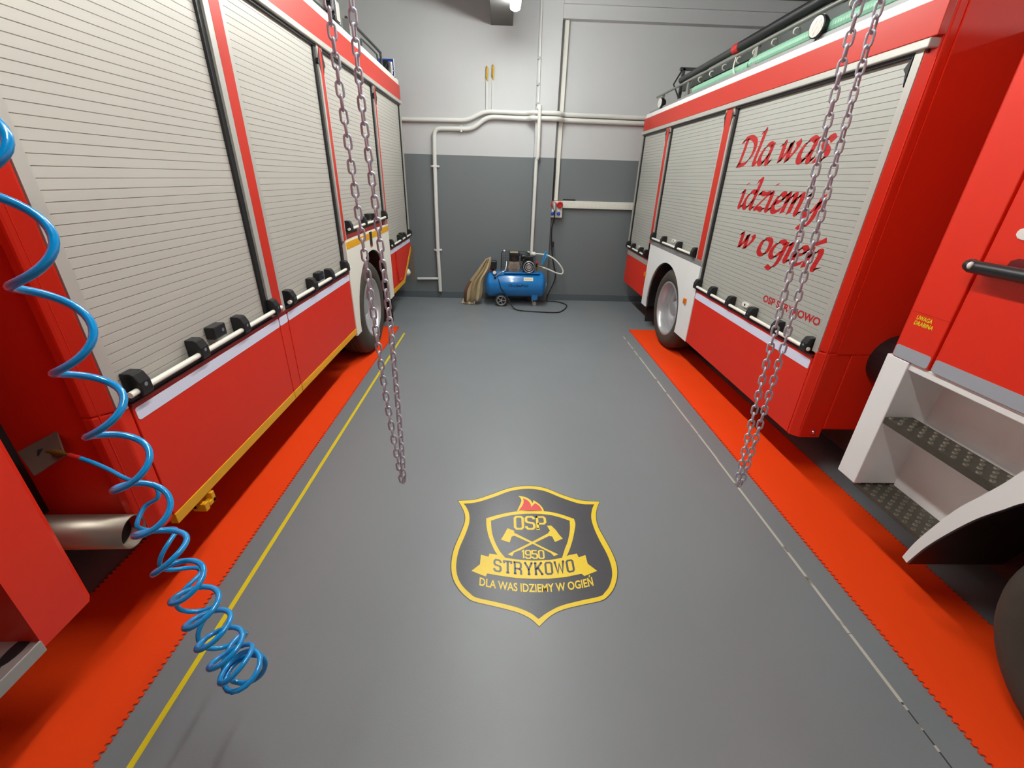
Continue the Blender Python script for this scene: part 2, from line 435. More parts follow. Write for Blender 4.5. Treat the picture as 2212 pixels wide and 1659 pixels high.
FLR = [(-0.0946,0.2646),(-0.0684,0.3131),(-0.0607,0.3493),(-0.0638,0.3787),(-0.0354,0.3588),(-0.0186,0.3271),(-0.0143,0.2960),(0.0125,0.3320),(0.0383,0.3054),(0.0532,0.2644)]
BAN = [(-0.3641,-0.2038),(-0.3207,-0.1598),(-0.3185,-0.0945),(-0.2759,-0.1076),(-0.2712,-0.0855),(-0.2260,-0.0940),(-0.1890,-0.1237),(-0.1107,-0.1331),(-0.0270,-0.1346),(0.0575,-0.1289),(0.1329,-0.1154),(0.1728,-0.0951),(0.2202,-0.0827),(0.2266,-0.1096),(0.2668,-0.0933),(0.2693,-0.1539),(0.3123,-0.2011),(0.2370,-0.2351),(0.2243,-0.2199),(0.1374,-0.2415),(0.0455,-0.2525),(-0.0347,-0.2540),(-0.1245,-0.2495),(-0.2044,-0.2367),(-0.2801,-0.2200),(-0.2869,-0.2400)]
AX1 = [(-0.2079,0.0178),(-0.1885,0.0586),(-0.1683,0.1083),(-0.1289,0.0878),(-0.1293,0.0726),(-0.1154,0.0629),(-0.0237,0.0010),(0.0542,-0.0515),(0.0872,-0.0719),(0.1147,-0.0901),(0.0894,-0.1010),(0.0731,-0.0788),(-0.0299,-0.0098),(-0.1271,0.0479),(-0.1450,0.0425),(-0.1569,-0.0035)]
AX2 = [(0.0711,0.1316),(0.0973,0.1326),(0.1220,0.0953),(0.1375,0.0574),(0.1547,0.0278),(0.1061,0.0019),(0.0939,0.0443),(0.0745,0.0472),(-0.0189,-0.0097),(-0.0975,-0.0593),(-0.1328,-0.0766),(-0.1440,-0.1023),(-0.1688,-0.0917),(-0.1407,-0.0699),(-0.0292,0.0010),(0.0709,0.0682),(0.0856,0.0911)]
EX, EY = 0.231, 1.85
GLY = {   # plain squared letters as strokes in a 0.6 x 1 box: list of (closed, points), advance
 'O': ([(1, [(0, .12), (.12, 0), (.48, 0), (.6, .12), (.6, .88), (.48, 1), (.12, 1), (0, .88)])], .6),
 'S': ([(0, [(.6, .78), (.6, .88), (.48, 1), (.12, 1), (0, .88), (0, .64), (.1, .54), (.5, .47), (.6, .37), (.6, .12), (.48, 0), (.12, 0), (0, .12), (0, .22)])], .6),
 'P': ([(0, [(0, 0), (0, 1), (.48, 1), (.6, .88), (.6, .54), (.48, .42), (0, .42)]), (0, [(-.12, 0), (.14, 0)]), (0, [(-.1, 1), (.05, 1)])], .62),
 'T': ([(0, [(0, .8), (0, 1), (.7, 1), (.7, .8)]), (0, [(.35, 1), (.35, 0)]), (0, [(.2, 0), (.5, 0)])], .7),
 'R': ([(0, [(0, 0), (0, 1), (.46, 1), (.58, .88), (.58, .56), (.46, .44), (0, .44)]), (0, [(.4, .44), (.58, .3), (.58, 0), (.68, 0)]), (0, [(-.12, 0), (.14, 0)]), (0, [(-.12, 1), (.05, 1)])], .66),
 'Y': ([(0, [(0, 1), (.33, .45), (.66, 1)]), (0, [(.33, .5), (.33, 0)]), (0, [(.2, 0), (.46, 0)]), (0, [(-.08, 1), (.12, 1)]), (0, [(.54, 1), (.74, 1)])], .66),
 'K': ([(0, [(0, 0), (0, 1)]), (0, [(.58, 1), (.04, .42)]), (0, [(.2, .6), (.6, 0)]), (0, [(-.12, 0), (.12, 0)]), (0, [(-.12, 1), (.12, 1)]), (0, [(.48, 0), (.7, 0)]), (0, [(.46, 1), (.68, 1)])], .64),
 'W': ([(0, [(0, 1), (.2, .02), (.42, .8), (.64, .02), (.84, 1)]), (0, [(-.1, 1), (.1, 1)]), (0, [(.74, 1), (.94, 1)])], .84),
 '1': ([(0, [(.02, .86), (.2, 1), (.2, 0)])], .26),
 '9': ([(0, [(.6, .54), (.48, .44), (.12, .44), (0, .56), (0, .88), (.12, 1), (.48, 1), (.6, .88), (.6, .12), (.48, 0), (.12, 0), (0, .12), (0, .22)])], .6),
 '5': ([(0, [(.58, 1), (0, 1), (0, .56), (.48, .56), (.6, .44), (.6, .12), (.48, 0), (.12, 0), (0, .12), (0, .22)])], .6),
 '0': ([(1, [(0, .12), (.12, 0), (.48, 0), (.6, .12), (.6, .88), (.48, 1), (.12, 1), (0, .88)])], .6),
}
def stroke_word(mb, s, x0, x1, h, w, base, z, gap=.26):
    tot = sum(GLY[c][1] for c in s) + gap * (len(s) - 1)
    k = (x1 - x0 - w) / tot; x = x0 + w / 2
    for c in s:
        st, adv = GLY[c]
        for cl, pts in st:
            pp = [(x + p[0] * k, w / 2 + p[1] * (h - w)) for p in pts]
            ribbon(mb, pp, w, lambda a, b: (EX + a, EY + b + base(a), z), bool(cl))
        x += (adv + gap) * k
def smooth_poly(p, keep):
    """Round a traced outline except at the corners listed by index."""
    n = len(p); out = []
    for i in range(n):
        a, b = p[i], p[(i + 1) % n]
        p0 = p[i - 1] if i not in keep else (2 * a[0] - b[0], 2 * a[1] - b[1])
        p3 = p[(i + 2) % n] if (i + 1) % n not in keep else (2 * b[0] - a[0], 2 * b[1] - a[1])
        for k in range(5):
            t = k / 5
            out.append(tuple(0.5 * ((2 * a[j]) + (b[j] - p0[j]) * t + (2 * p0[j] - 5 * a[j] + 4 * b[j] - p3[j]) * t * t + (3 * a[j] - p0[j] - 3 * b[j] + p3[j]) * t ** 3) for j in (0, 1)))
    return out
em = thing('floor_emblem', (EX, EY, 0), 'charcoal and yellow shield emblem painted on the grey floor in the aisle', 'floor emblem')
def flat(name, poly, z, m, dz=0.0004):
    mb = MB().prism([(EX + p[0], EY + p[1]) for p in poly], 'z', z, z + dz)
    return mb.build(name, m, em)
so = smooth_poly(OUT, (0, 8, 22)); si = smooth_poly(INN, (0, 8, 22))
flat('dark_outline', [(p[0] * 1.012, p[1] * 1.010) for p in so], 0.0002, M['emb_dark'])
flat('border', so, 0.0006, M['emb_yellow'])
flat('field', si, 0.0010, M['emb_dark'])
flat('flame_outline', smooth_poly(FLY, (0, 4, 7, 8, 11)), 0.0014, M['emb_yellow'])
flat('flame', smooth_poly(FLR, (0, 3, 6, 7, 9)), 0.0018, M['emb_red'])
flat('inner_shield', smooth_poly(SHO, (0, 7, 12, 13, 14)), 0.0014, M['emb_yellow'])
flat('inner_field', smooth_poly(SHI, (0, 6, 10, 14)), 0.0018, M['emb_dark'])
flat('banner', BAN, 0.0022, M['emb_yellow'])
flat('axe', AX1, 0.0022, M['emb_yellow'])
flat('axe', AX2, 0.0024, M['emb_yellow'])
mb = MB(); stroke_word(mb, 'OSP', -0.130, 0.072, 0.117, 0.0155, lambda x: 0.097, 0.0025); mb.build('lettering', M['emb_yellow'], em)
mb = MB(); stroke_word(mb, '1950', -0.094, 0.037, 0.064, 0.009, lambda x: -0.122, 0.0025, gap=.22); mb.build('lettering', M['emb_yellow'], em)
mb = MB(); stroke_word(mb, 'STRYKOWO', -0.248, 0.193, 0.086, 0.0115, lambda x: -0.231 + 0.5 * (x + 0.027) ** 2, 0.0029, gap=.34); mb.build('lettering', M['emb_dark'], em)
mb = MB(); fit_text(mb, 'DLA WAS IDZIEMY W OGIE\u0143', -0.318, 0.276, 0.050, lambda x, y: (EX + x, EY + y - 0.332 + 0.46 * (x + 0.022) ** 2, 0.0018), bold=0.022, caps=0.73)
mb.build('lettering', M['emb_yellow'], em)

# ------------------------------------------------------------------ trucks
PITCH = 0.035
NIB = radians(42)

def cal(name):      # slanted broad-pen letters: x-height 1; list of strokes, advance
    A_bowl = [(.78, .9), (.55, 1.0), (.28, .86), (.1, .5), (.1, .18), (.26, .02), (.46, .12), (.7, .5)]
    G = {
     'D': ([[(.3, 1.42), (.26, .8), (.16, .1), (.0, .0)], [(-.08, 1.2), (.1, 1.42), (.6, 1.46), (1.05, 1.2), (1.14, .75), (.95, .3), (.55, .04), (.0, .0)]], 1.3),
     'l': ([[(.1, 1.55), (.3, 1.72), (.24, 1.0), (.14, .2), (.24, .02), (.46, .2)]], .45),
     'a': ([A_bowl, [(.82, 1.0), (.74, .5), (.7, .14), (.8, .02), (1.0, .2)]], 1.02),
     'w': ([[(.0, .82), (.16, .98), (.2, .7), (.2, .06)], [(.2, .06), (.5, .5), (.66, .96)], [(.66, .96), (.66, .06)], [(.66, .06), (1.0, .5), (1.12, .8), (1.02, .98)]], 1.3),
     's': ([[(.68, .82), (.5, .98), (.26, .84), (.32, .62), (.56, .42), (.58, .18), (.36, .0), (.04, .1)]], .78),
     'i': ([[(.0, .82), (.16, .98), (.16, .6), (.12, .16), (.22, .02), (.42, .2)], [(.27, 1.36), (.31, 1.44)]], .42),
     'd': ([A_bowl, [(.62, 1.5), (.88, 1.66), (.84, 1.1), (.72, .3), (.72, .1), (.82, .02), (1.0, .2)]], 1.02),
     'z': ([[(.06, .8), (.16, .94), (.45, .88), (.76, .94), (.42, .5), (.08, .06), (.36, .1), (.62, .02), (.76, .16)]], .82),
     'e': ([[(.12, .48), (.4, .54), (.66, .76), (.52, .97), (.28, .84), (.1, .44), (.14, .12), (.36, .0), (.7, .2)]], .74),
     'm': ([[(.0, .82), (.16, .98), (.14, .5), (.1, .0)], [(.14, .5), (.36, .86), (.54, .96), (.58, .7), (.52, .0)], [(.56, .5), (.78, .86), (.96, .96), (1.0, .7), (.94, .14), (1.04, .02), (1.22, .2)]], 1.26),
     'n': ([[(.0, .82), (.16, .98), (.14, .5), (.1, .0)], [(.14, .5), (.4, .86), (.6, .96), (.66, .7), (.6, .14), (.7, .02), (.88, .2)]], .92),
     'y': ([[(.0, .82), (.16, .98), (.16, .5), (.18, .1), (.34, .02), (.6, .3), (.78, .7)], [(.84, 1.0), (.78, .3), (.66, -.25), (.4, -.58), (.1, -.52)]], .95),
     'o': ([[(.5, .98), (.2, .86), (.08, .5), (.1, .16), (.32, .0), (.6, .12), (.74, .5), (.7, .86), (.5, .98)]], .88),
     'g': ([A_bowl, [(.84, 1.0), (.78, .3), (.68, -.25), (.42, -.58), (.1, -.5)]], .98),
     "'": ([[(.34, 1.2), (.64, 1.5)]], 0.0),
     ' ': ([], .42)}
    return G[name]

def calligraphy(mb, s, u_left, u_right, base, xh, mapf, slant=0.2, nib=0.24):
    tot = sum(cal(c)[1] for c in s); k = (u_right - u_left) / tot
    x = 0.0
    nx, ny = cos(NIB) * nib / 2, sin(NIB) * nib / 2
    for c in s:
        strokes, adv = cal(c)
        for st in strokes:
            pts = catmull(v3(st), 6) if len(st) > 2 else catmull(v3(st), 4)
            q = []
            for p in pts:
                X = p.x + x + slant * p.y * 0.7
                q.append((X, p.y))
            th = 0.045
            ring = []
            for i, p in enumerate(q):
                a = q[max(0, i - 1)]; b = q[min(len(q) - 1, i + 1)]
                d = Vector((b[0] - a[0], b[1] - a[1])); d = d.normalized() if d.length > 0 else Vector((1, 0))
                nrm = Vector((-d.y, d.x))
                w = nrm.dot(Vector((nx, ny)))
                sg = 1 if w >= 0 else -1
                off = Vector((nx, ny)) + nrm * sg * th
                ring.append((Vector(p) + off, Vector(p) - off))
            V = []; F = []
            for i, (a, b) in enumerate(ring):
                V += [mapf(u_left + a.x * k, base + a.y * xh), mapf(u_left + b.x * k, base + b.y * xh)]
                if i: F.append((2 * i - 2, 2 * i, 2 * i + 1, 2 * i - 1))
            mb.add(V, F)
        x += adv

def cut_slots(obj, zs, half):
    """Split vinyl lettering where the gaps between slats run under it."""
    bm = bmesh.new(); bm.from_mesh(obj.data)
    lo = min(v.co.z for v in bm.verts); hi = max(v.co.z for v in bm.verts)
    for z in zs:
        if lo < z < hi:
            for zz in (z - half, z + half):
                bmesh.ops.bisect_plane(bm, geom=bm.verts[:] + bm.edges[:] + bm.faces[:], plane_co=(0, 0, zz), plane_no=(0, 0, 1))
            kill = [f for f in bm.faces if abs(f.calc_center_median().z - z) < half]
            bmesh.ops.delete(bm, geom=kill, context='FACES')
    bm.to_mesh(obj.data); bm.free()

class Flank:
    """Flank of a truck: u runs into the room, v is height, w sticks out towards the aisle."""
    def __init__(self, x, o, root):
        self.x, self.o, self.root = x, o, root
    def tf(self, u, w, v): return (self.x + self.o * w, u, v)
    def mb(self): return MB(self.tf)

def shutter(F, u0, u1, v0, v1, m, bar_v, catches, latch, ends, ltype):
    """Roller shutter with slats (profile swept along u), then lift bar, catches and latch as its own pieces."""
    bar_v += 0.014
    v0 = bar_v - 0.022
    mb = F.mb(); n = int((v1 - v0) / PITCH); prof = []; z = v0
    slots = []
    while z < v1 - 1e-6:
        z2 = min(z + PITCH, v1)
        prof += [(-0.0295, z), (-0.027, z + 0.0008), (-0.027, z2 - 0.0022), (-0.031, z2 - 0.0014)]
        slots.append(z2 - 0.0005); z = z2
    pts = [(u0, w, v) for (w, v) in prof] + [(u1, w, v) for (w, v) in prof]
    k = len(prof); fs = [(i, i + 1, k + i + 1, k + i) for i in range(k - 1)]
    mb.add(pts, fs)
    s = mb.build('roller_shutter', m, F.root)
    mb = F.mb()
    mb.box(u0, u1, -0.03, 0.002, v0 - 0.022, v0 + 0.001)
    mb.build('bottom_seal', M['black'], s)
    mb = F.mb(); mb.tube([(ends[0], 0.022, bar_v), (ends[1], 0.022, bar_v)], 0.0125, 12)
    mb.build('lift_bar', M['cream'], s, smooth=50)
    for c in catches:
        mb = F.mb(); d = 0.029; vb = bar_v - 0.022; vt = bar_v + 0.072
        poly = [(-0.026, vb), (0.040, vb), (0.043, vb + 0.015), (0.041, vb + 0.055), (0.026, vt - 0.008), (0.012, vt), (-0.026, vt)]
        kk = len(poly)
        mb.add([(c - d, p[0], p[1]) for p in poly] + [(c + d, p[0], p[1]) for p in poly],
               [list(range(kk))[::-1], list(range(kk, 2 * kk))] + [(i, (i + 1) % kk, kk + (i + 1) % kk, kk + i) for i in range(kk)])
        mb.cur = 1
        mb.add([(c + 0.009 * cos(a), 0.0424, bar_v + 0.020 + 0.009 * sin(a)) for a in [2 * pi * i / 8 for i in range(8)]], [tuple(range(8))])
        mb.build('catch', [M['black'], M['chrome']], s, bevel=0.004)
    if latch is not None:
        mb = F.mb()
        if ltype == 'black':
            mb.box(latch - 0.050, latch + 0.050, -0.026, 0.022, bar_v + 0.022, bar_v + 0.085)
            mb.cur = 1
            mb.add([(latch + 0.02 + 0.01 * cos(a), 0.0232, bar_v + 0.055 + 0.01 * sin(a)) for a in [2 * pi * i / 8 for i in range(8)]], [tuple(range(8))])
            mb.build('latch', [M['black'], M['chrome']], s, bevel=0.006)
        else:
            P = []
            for i in range(20):
                a = 2 * pi * i / 20
                P.append((latch + (0.03 if cos(a) > 0 else -0.03) + 0.018 * cos(a), bar_v + 0.05 + 0.018 * sin(a)))
            mb.add([(p[0], -0.026, p[1]) for p in P] + [(p[0], -0.012, p[1]) for p in P],
                   [tuple(range(20)), tuple(range(20, 40))] + [(i, (i + 1) % 20, 20 + (i + 1) % 20, 20 + i) for i in range(20)])
            mb.cur = 1
            mb.add([(latch + 0.011 * cos(a), -0.0112, bar_v + 0.05 + 0.011 * sin(a)) for a in [2 * pi * i / 10 for i in range(10)]], [tuple(range(10))])
            mb.build('latch', [M['handle_white'], M['black']], s)
    return s, slots

def gasket(F, u0, u1, v0, v1, w=-0.012):
    F.mb().box(u0, u1, -0.03, w, v0, v1).build('rubber_gasket', M['black'], F.root)

def post(F, us, v0, v1):
    """us = list of (u0, u1, material, w)."""
    mats = []; mb = F.mb()
    for (a, b, m, w) in us:
        if m not in mats: mats.append(m)
        mb.cur = mats.index(m)
        mb.box(a, b, -0.032, w, v0, v1)
    return mb.build('door_post', mats, F.root)

def strip(F, u0, u1, v0, v1, m, name='reflective_strip', w=0.0022):
    r = 0.012; pts = []
    for (cu, cv, a0) in ((u1 - r, v1 - r, 0), (u0 + r, v1 - r, 90), (u0 + r, v0 + r, 180), (u1 - r, v0 + r, 270)):
        for i in range(4):
            a = radians(a0 + 30 * i); pts.append((cu + r * cos(a), cv + r * sin(a)))
    n = len(pts)
    return F.mb().add([(p[0], w, p[1]) for p in pts] + [(p[0], 0.0002, p[1]) for p in pts],
                      [tuple(range(n))] + [(i, (i + 1) % n, n + (i + 1) % n, n + i) for i in range(n)]).build(name, m, F.root)

def wheel(F, u, z, R, rim_r, w_face=-0.02, dual=True):
    o = F.o; x = F.x
    c = (x, u, z)
    Wd = 0.29
    prof = [(rim_r, -0.02), (rim_r + 0.01, 0.0), (rim_r + 0.05, 0.012), (R * 0.82, 0.016), (R - 0.055, 0.004), (R - 0.02, -0.025), (R - 0.003, -0.05),
            (R, -0.075), (R, -0.115), (R - 0.012, -0.118), (R - 0.012, -0.13), (R, -0.133), (R, -0.165), (R - 0.012, -0.168), (R - 0.012, -0.18), (R, -0.183), (R, -Wd + 0.06), (R - 0.02, -Wd + 0.025), (R - 0.06, -Wd), (rim_r, -Wd + 0.02)]
    mb = MB().lathe([(r, a + w_face) for (r, a) in prof], c, 'x', 56, o)
    if dual:
        mb.lathe([(r, a + w_face - Wd - 0.03) for (r, a) in prof], c, 'x', 40, o)
    t = mb.build('wheel', M['tyre'], F.root, smooth=50)
    q = rim_r
    prof = [(q + 0.008, -0.018), (q + 0.012, 0.004), (q - 0.004, 0.008), (q - 0.016, -0.004), (q - 0.03, -0.03), (q - 0.034, -0.075), (q - 0.055, -0.085), (q - 0.06, -0.12), (q - 0.075, -0.13),
            (q - 0.085, -0.175), (0.17, -0.185), (0.13, -0.16), (0.10, -0.13), (0.085, -0.08), (0.07, -0.07), (0.001, -0.07)] if dual else \
           [(q + 0.008, -0.018), (q + 0.012, 0.004), (q - 0.004, 0.008), (q - 0.02, -0.02), (q - 0.05, -0.05), (0.17, -0.03), (0.14, 0.02), (0.10, 0.03), (0.001, 0.035)]
    mb = MB().lathe([(r, a + w_face) for (r, a) in prof], c, 'x', 48, o)
    for k in range(10):
        a = 2 * pi * k / 10
        mb.cyl((x + o * (w_face - (0.18 if dual else 0.03)), u + 0.145 * cos(a), z + 0.145 * sin(a)), 0.013, -0.02, 0.03, 'x', 8)
    mb.cur = 1
    for k in range(8):                       # dark hand holes
        a = 2 * pi * (k + 0.5) / 8
        mb.cyl((x + o * (w_face - (0.181 if dual else 0.04)), u + 0.195 * cos(a), z + 0.195 * sin(a)), 0.024, -0.005, 0.006, 'x', 10)
    mb.build('rim', [M['rim'], M['black']], t, smooth=35)
    return t

def fender(F, u0, u1, v_near, v_far, vt, uc, zc, ra, m):
    """White panel over the wheel with a round arch cut out of its lower edge."""
    ang = lambda v: math.asin(min(1, max(-1, (v - zc) / ra)))
    a0 = ang(v_near); a1 = pi - ang(v_far)
    arc = [(uc - ra * cos(a), zc + ra * sin(a)) for a in [a0 + (a1 - a0) * i / 36 for i in range(37)]]
    poly = [(u0, v_near)] + arc + [(u1, v_far), (u1, vt), (u0, vt)]
    n = len(poly)
    mb = F.mb()
    mb.add([(p[0], 0.004, p[1]) for p in poly] + [(p[0], -0.028, p[1]) for p in poly],
           [list(range(n)), list(range(n, 2 * n))[::-1]] + [(i, (i + 1) % n, n + (i + 1) % n, n + i) for i in range(n)])
    f = mb.build('fender', m, F.root)
    k = len(arc)
    mb = F.mb()
    mb.add([(p[0], -0.01, p[1]) for p in arc] + [(p[0], -0.8, p[1]) for p in arc], [(i, i + 1, k + i + 1, k + i) for i in range(k - 1)])
    mb.build('arch_lip', M['black'], f)
    return f

# ---- left truck
LT = thing('fire_truck', (XL - 1.2, 3.0, 0), 'red fire truck with plain roller shutters and yellow sill stripe, by the yellow floor line', 'fire truck', 'fire trucks')
F = Flank(XL, 1, LT)
def side_poly(mb, poly, w0, w1):
    n = len(poly)
    mb.add([(p[0], w0, p[1]) for p in poly] + [(p[0], w1, p[1]) for p in poly],
           [list(range(n)), list(range(n, 2 * n))[::-1]] + [(i, (i + 1) % n, n + (i + 1) % n, n + i) for i in range(n)])
mb = F.mb()
mb.box(1.40, 7.06, -2.42, -0.034, 1.30, 3.0)
mb.box(1.40, 4.10, -2.42, -0.034, 0.53, 1.30)
side_poly(mb, [(5.78, 0.52), (6.45, 0.52), (7.05, 0.88), (7.05, 1.30), (5.78, 1.30)], -0.034, -2.42)
mb.box(4.10, 5.78, -2.42, -0.7, 0.9, 1.30)
mb.build('body', M['red'], LT)
mb = F.mb(); mb.box(0.2, 4.0, -2.1, -0.62, 0.22, 0.9); mb.box(4.0, 6.6, -2.1, -0.75, 0.45, 0.9); mb.box(4.08, 4.12, -0.7, -0.036, 0.5, 1.3); mb.box(5.76, 5.80, -0.7, -0.036, 0.5, 1.3)  # first box is added low down to darken the floor beneath the truck
mb.build('chassis_and_shade_box', M['dark'], LT)
# near corner: chamfered post
mb = F.mb()
mb.prism
poly = [(1.438, 0.0), (1.385, -0.05), (1.385, -0.09), (1.438, -0.09)]
mb.add([(p[0], p[1], 1.07) for p in poly] + [(p[0], p[1], 2.99) for p in poly], [(0, 1, 2, 3), (4, 7, 6, 5), (0, 1, 5, 4), (1, 2, 6, 5), (2, 3, 7, 6), (3, 0, 4, 7)])
poly = [(1.497, -0.002), (1.44, -0.002), (1.385, -0.05), (1.385, -0.09), (1.497, -0.09)]
mb.add([(p[0], p[1], 0.50) for p in poly] + [(p[0], p[1], 1.07) for p in poly], [(0, 1, 2, 3, 4), (5, 6, 7, 8, 9), (0, 1, 6, 5), (1, 2, 7, 6), (2, 3, 8, 7), (3, 4, 9, 8), (4, 0, 5, 9)])
mb.build('corner_post', M['red'], LT, bevel=0.008)
# frames and posts
post(F, [(1.440, 1.487, M['alu'], 0.002)], 1.06, 2.775)
gasket(F, 1.487, 1.500, 1.09, 2.76)
LPOST = [(2.640, 2.690, M['alu'], 0.001), (2.690, 2.785, M['band_red'], 0.002), (2.785, 2.823, M['alu'], 0.001)]
post(F, LPOST, 1.055, 2.775)
gasket(F, 2.605, 2.640, 1.09, 2.76); gasket(F, 2.823, 2.832, 1.09, 2.76)
post(F, [(4.075, 4.110, M['alu'], 0.001), (4.110, 4.165, M['band_red'], 0.002), (4.165, 4.185, M['alu'], 0.001)], 1.345, 2.775)
gasket(F, 4.040, 4.075, 1.09, 2.76)
post(F, [(5.660, 5.690, M['alu'], 0.001), (5.690, 5.735, M['band_red'], 0.002), (5.735, 5.755, M['alu'], 0.001)], 1.345, 2.775)
gasket(F, 5.630, 5.660, 1.41, 2.76)
post(F, [(7.035, 7.065, M['alu'], 0.002)], 1.04, 2.775)
gasket(F, 7.010, 7.035, 1.06, 2.76)
# black folds of the gasket at the post tops
for (uu, s) in ((4.11, -1), (4.165, 1), (5.69, -1), (5.735, 1)):
    F.mb().add([(uu, 0.004, 2.76), (uu + s * 0.05, 0.004, 2.66), (uu + s * 0.02, 0.004, 2.64), (uu, 0.004, 2.60), (uu, -0.02, 2.76), (uu + s * 0.05, -0.02, 2.66), (uu + s * 0.02, -0.02, 2.64), (uu, -0.02, 2.60)],
               [(0, 1, 2, 3), (4, 7, 6, 5), (0, 1, 5, 4), (1, 2, 6, 5), (2, 3, 7, 6), (3, 0, 4, 7)]).build('gasket_flap', M['black'], LT)
# shutters
shutter(F, 1.50, 2.61, 1.12, 2.762, M['slat'], 1.098, (1.555, 1.93, 2.30, 2.66), 2.10, (1.49, 2.735), 'black')
shutter(F, 2.832, 4.045, 1.12, 2.762, M['slat'], 1.098, (2.90, 3.28, 3.645, 4.03), 3.445, (2.85, 4.10), 'black')
shutter(F, 4.185, 5.635, 1.44, 2.762, M['slat'], 1.418, (4.27, 4.74, 5.17, 5.61), 4.95, (4.22, 5.69), 'black')
shutter(F, 5.755, 7.015, 1.09, 2.762, M['slat'], 1.060, (5.83, 6.33, 6.62, 7.03), 6.46, (5.80, 7.08), 'black')
# lower lips and panels
for (a, b) in ((1.50, 2.708), (2.715, 2.826), (2.834, 4.118)):
    F.mb().box(a, b, -0.034, 0.0, 0.515, 1.058).build('skirt_panel', M['red'], LT, bevel=0.003)
mb = F.mb(); side_poly(mb, [(5.765, 0.515), (6.45, 0.515), (7.055, 0.89), (7.055, 1.03), (5.765, 1.03)], -0.034, 0.0)
mb.build('skirt_panel', M['red'], LT, bevel=0.003)
for (a, b, v) in ((1.495, 4.12, 1.058), (5.755, 7.06, 1.03)): F.mb().box(a, b, -0.034, 0.010, v, v + 0.012).build('sill_lip', M['dark_red'], LT)
for (a, b) in ((1.51, 2.706), (2.717, 2.824), (2.836, 4.112)): strip(F, a, b, 0.990, 1.044, M['reflect'])
strip(F, 5.77, 7.05, 0.965, 1.018, M['reflect'])
for (a, b) in ((1.50, 2.708), (2.715, 2.826), (2.834, 4.118)):
    mb = F.mb(); mb.box(a, b, -0.03, 0.004, 0.462, 0.515)
    if a > 2.8:
        for v in (0.474, 0.488, 0.502): mb.box(a, b, 0.004, 0.0065, v - 0.004, v + 0.004)
    mb.build('sill_stripe', M['yellow'], LT, bevel=0.002)
mb = F.mb()
side_poly(mb, [(5.765, 0.455), (6.47, 0.455), (7.075, 0.835), (7.055, 0.89), (6.45, 0.515), (5.765, 0.515)], -0.03, 0.004)
mb.build('sill_stripe', M['yellow'], LT, bevel=0.002)
mb = F.mb()
mb.tube([(6.02, 0.008, 0.965), (6.04, 0.008, 0.7), (6.08, 0.008, 0.56), (6.3, 0.008, 0.555)], 0.012, 8)
mb.build('grab_rail', M['band_red'], LT)
# fender with vent and wheel
fender(F, 4.130, 5.745, 0.432, 0.436, 1.338, 4.915, 0.50, 0.645, M['cream'])
strip(F, 4.14, 5.735, 1.262, 1.325, M['yellow'], 'yellow_strip', 0.0062)
mb = F.mb(); mb.box(4.90, 4.98, 0.003, 0.010, 1.19, 1.335); mb.cur = 1; mb.box(4.905, 4.975, 0.010, 0.012, 1.185, 1.205)
mb.build('filler_slot', [M['black'], M['sock_red']], LT)
wheel(F, 4.86, 0.52, 0.52, 0.315, w_face=-0.035)
F.mb().box(5.70, 5.725, -0.5, -0.03, 0.09, 0.62).build('mud_flap', M['rubber'], LT)
# roof band, gutter, cap
mb = F.mb(); mb.box(1.40, 7.06, -0.034, 0.020, 2.775, 2.815); mb.build('gutter', M['alu'], LT, bevel=0.005)
mb = F.mb(); mb.box(1.40, 7.06, -0.034, -0.005, 2.760, 2.776); mb.build('rubber_gasket', M['black'], LT)
mb = F.mb(); mb.box(1.39, 7.055, -0.034, 0.004, 2.820, 2.992); mb.build('roof_band', M['band_red'], LT, bevel=0.003)
mb = F.mb(); mb.box(7.057, 7.072, -2.4, 0.004, 2.80, 2.995); mb.build('rear_band', M['band_red'], LT)
mb = F.mb(); mb.box(1.38, 7.05, -2.42, -0.002, 2.992, 3.052); mb.build('roof_cap', M['cream'], LT, bevel=0.006)
# roof equipment fixed to the truck
mb = F.mb(); mb.box(1.4, 5.1, -0.30, -0.16, 3.052, 3.20); mb.box(1.4, 5.1, -0.17, -0.14, 3.18, 3.205)
mb.build('roof_channel', M['grey_trim'], LT, bevel=0.01)
mb = F.mb(); mb.tube([(3.6, -0.10, 3.09), (5.0, -0.10, 3.13)], 0.012, 8)
mb.build('roof_conduit', M['grey_trim'], LT)
def roof_rail(pts, r=0.014):
    mb = F.mb(); mb.tube(catmull(pts, 5), r, 8); return mb.build('roof_rail', M['ladder'], LT, smooth=60)
roof_rail([(5.15, -0.06, 3.05), (5.16, -0.06, 3.19), (5.25, -0.06, 3.215), (6.3, -0.06, 3.215), (6.40, -0.06, 3.19), (6.42, -0.06, 3.05)])
roof_rail([(5.55, -0.05, 3.05), (5.56, -0.05, 3.13), (5.62, -0.05, 3.15), (6.12, -0.05, 3.15), (6.18, -0.05, 3.13), (6.2, -0.05, 3.05)], 0.01)
mb = F.mb(); mb.box(5.12, 5.18, -0.09, -0.03, 3.052, 3.20); mb.build('rail_post', M['grey_trim'], LT)
mb = F.mb()
mb.box(4.80, 4.90, -0.13, -0.05, 3.09, 3.26)
for i in range(5): mb.box(4.785, 4.80, -0.125, -0.055, 3.10 + i * 0.032, 3.118 + i * 0.032)
mb.tube([(4.85, -0.05, 3.09), (4.75, -0.02, 3.06), (4.65, -0.03, 3.10)], 0.007, 6)
mb.cur = 1; mb.box(4.90, 4.915, -0.125, -0.045, 3.10, 3.25); mb.box(4.82, 4.91, -0.05, -0.042, 3.11, 3.25)
mb.cur = 0; mb.box(4.93, 4.96, -0.10, -0.06, 3.05, 3.22)
mb.build('work_lamp', [M['black'], M['lens']], LT, bevel=0.006)
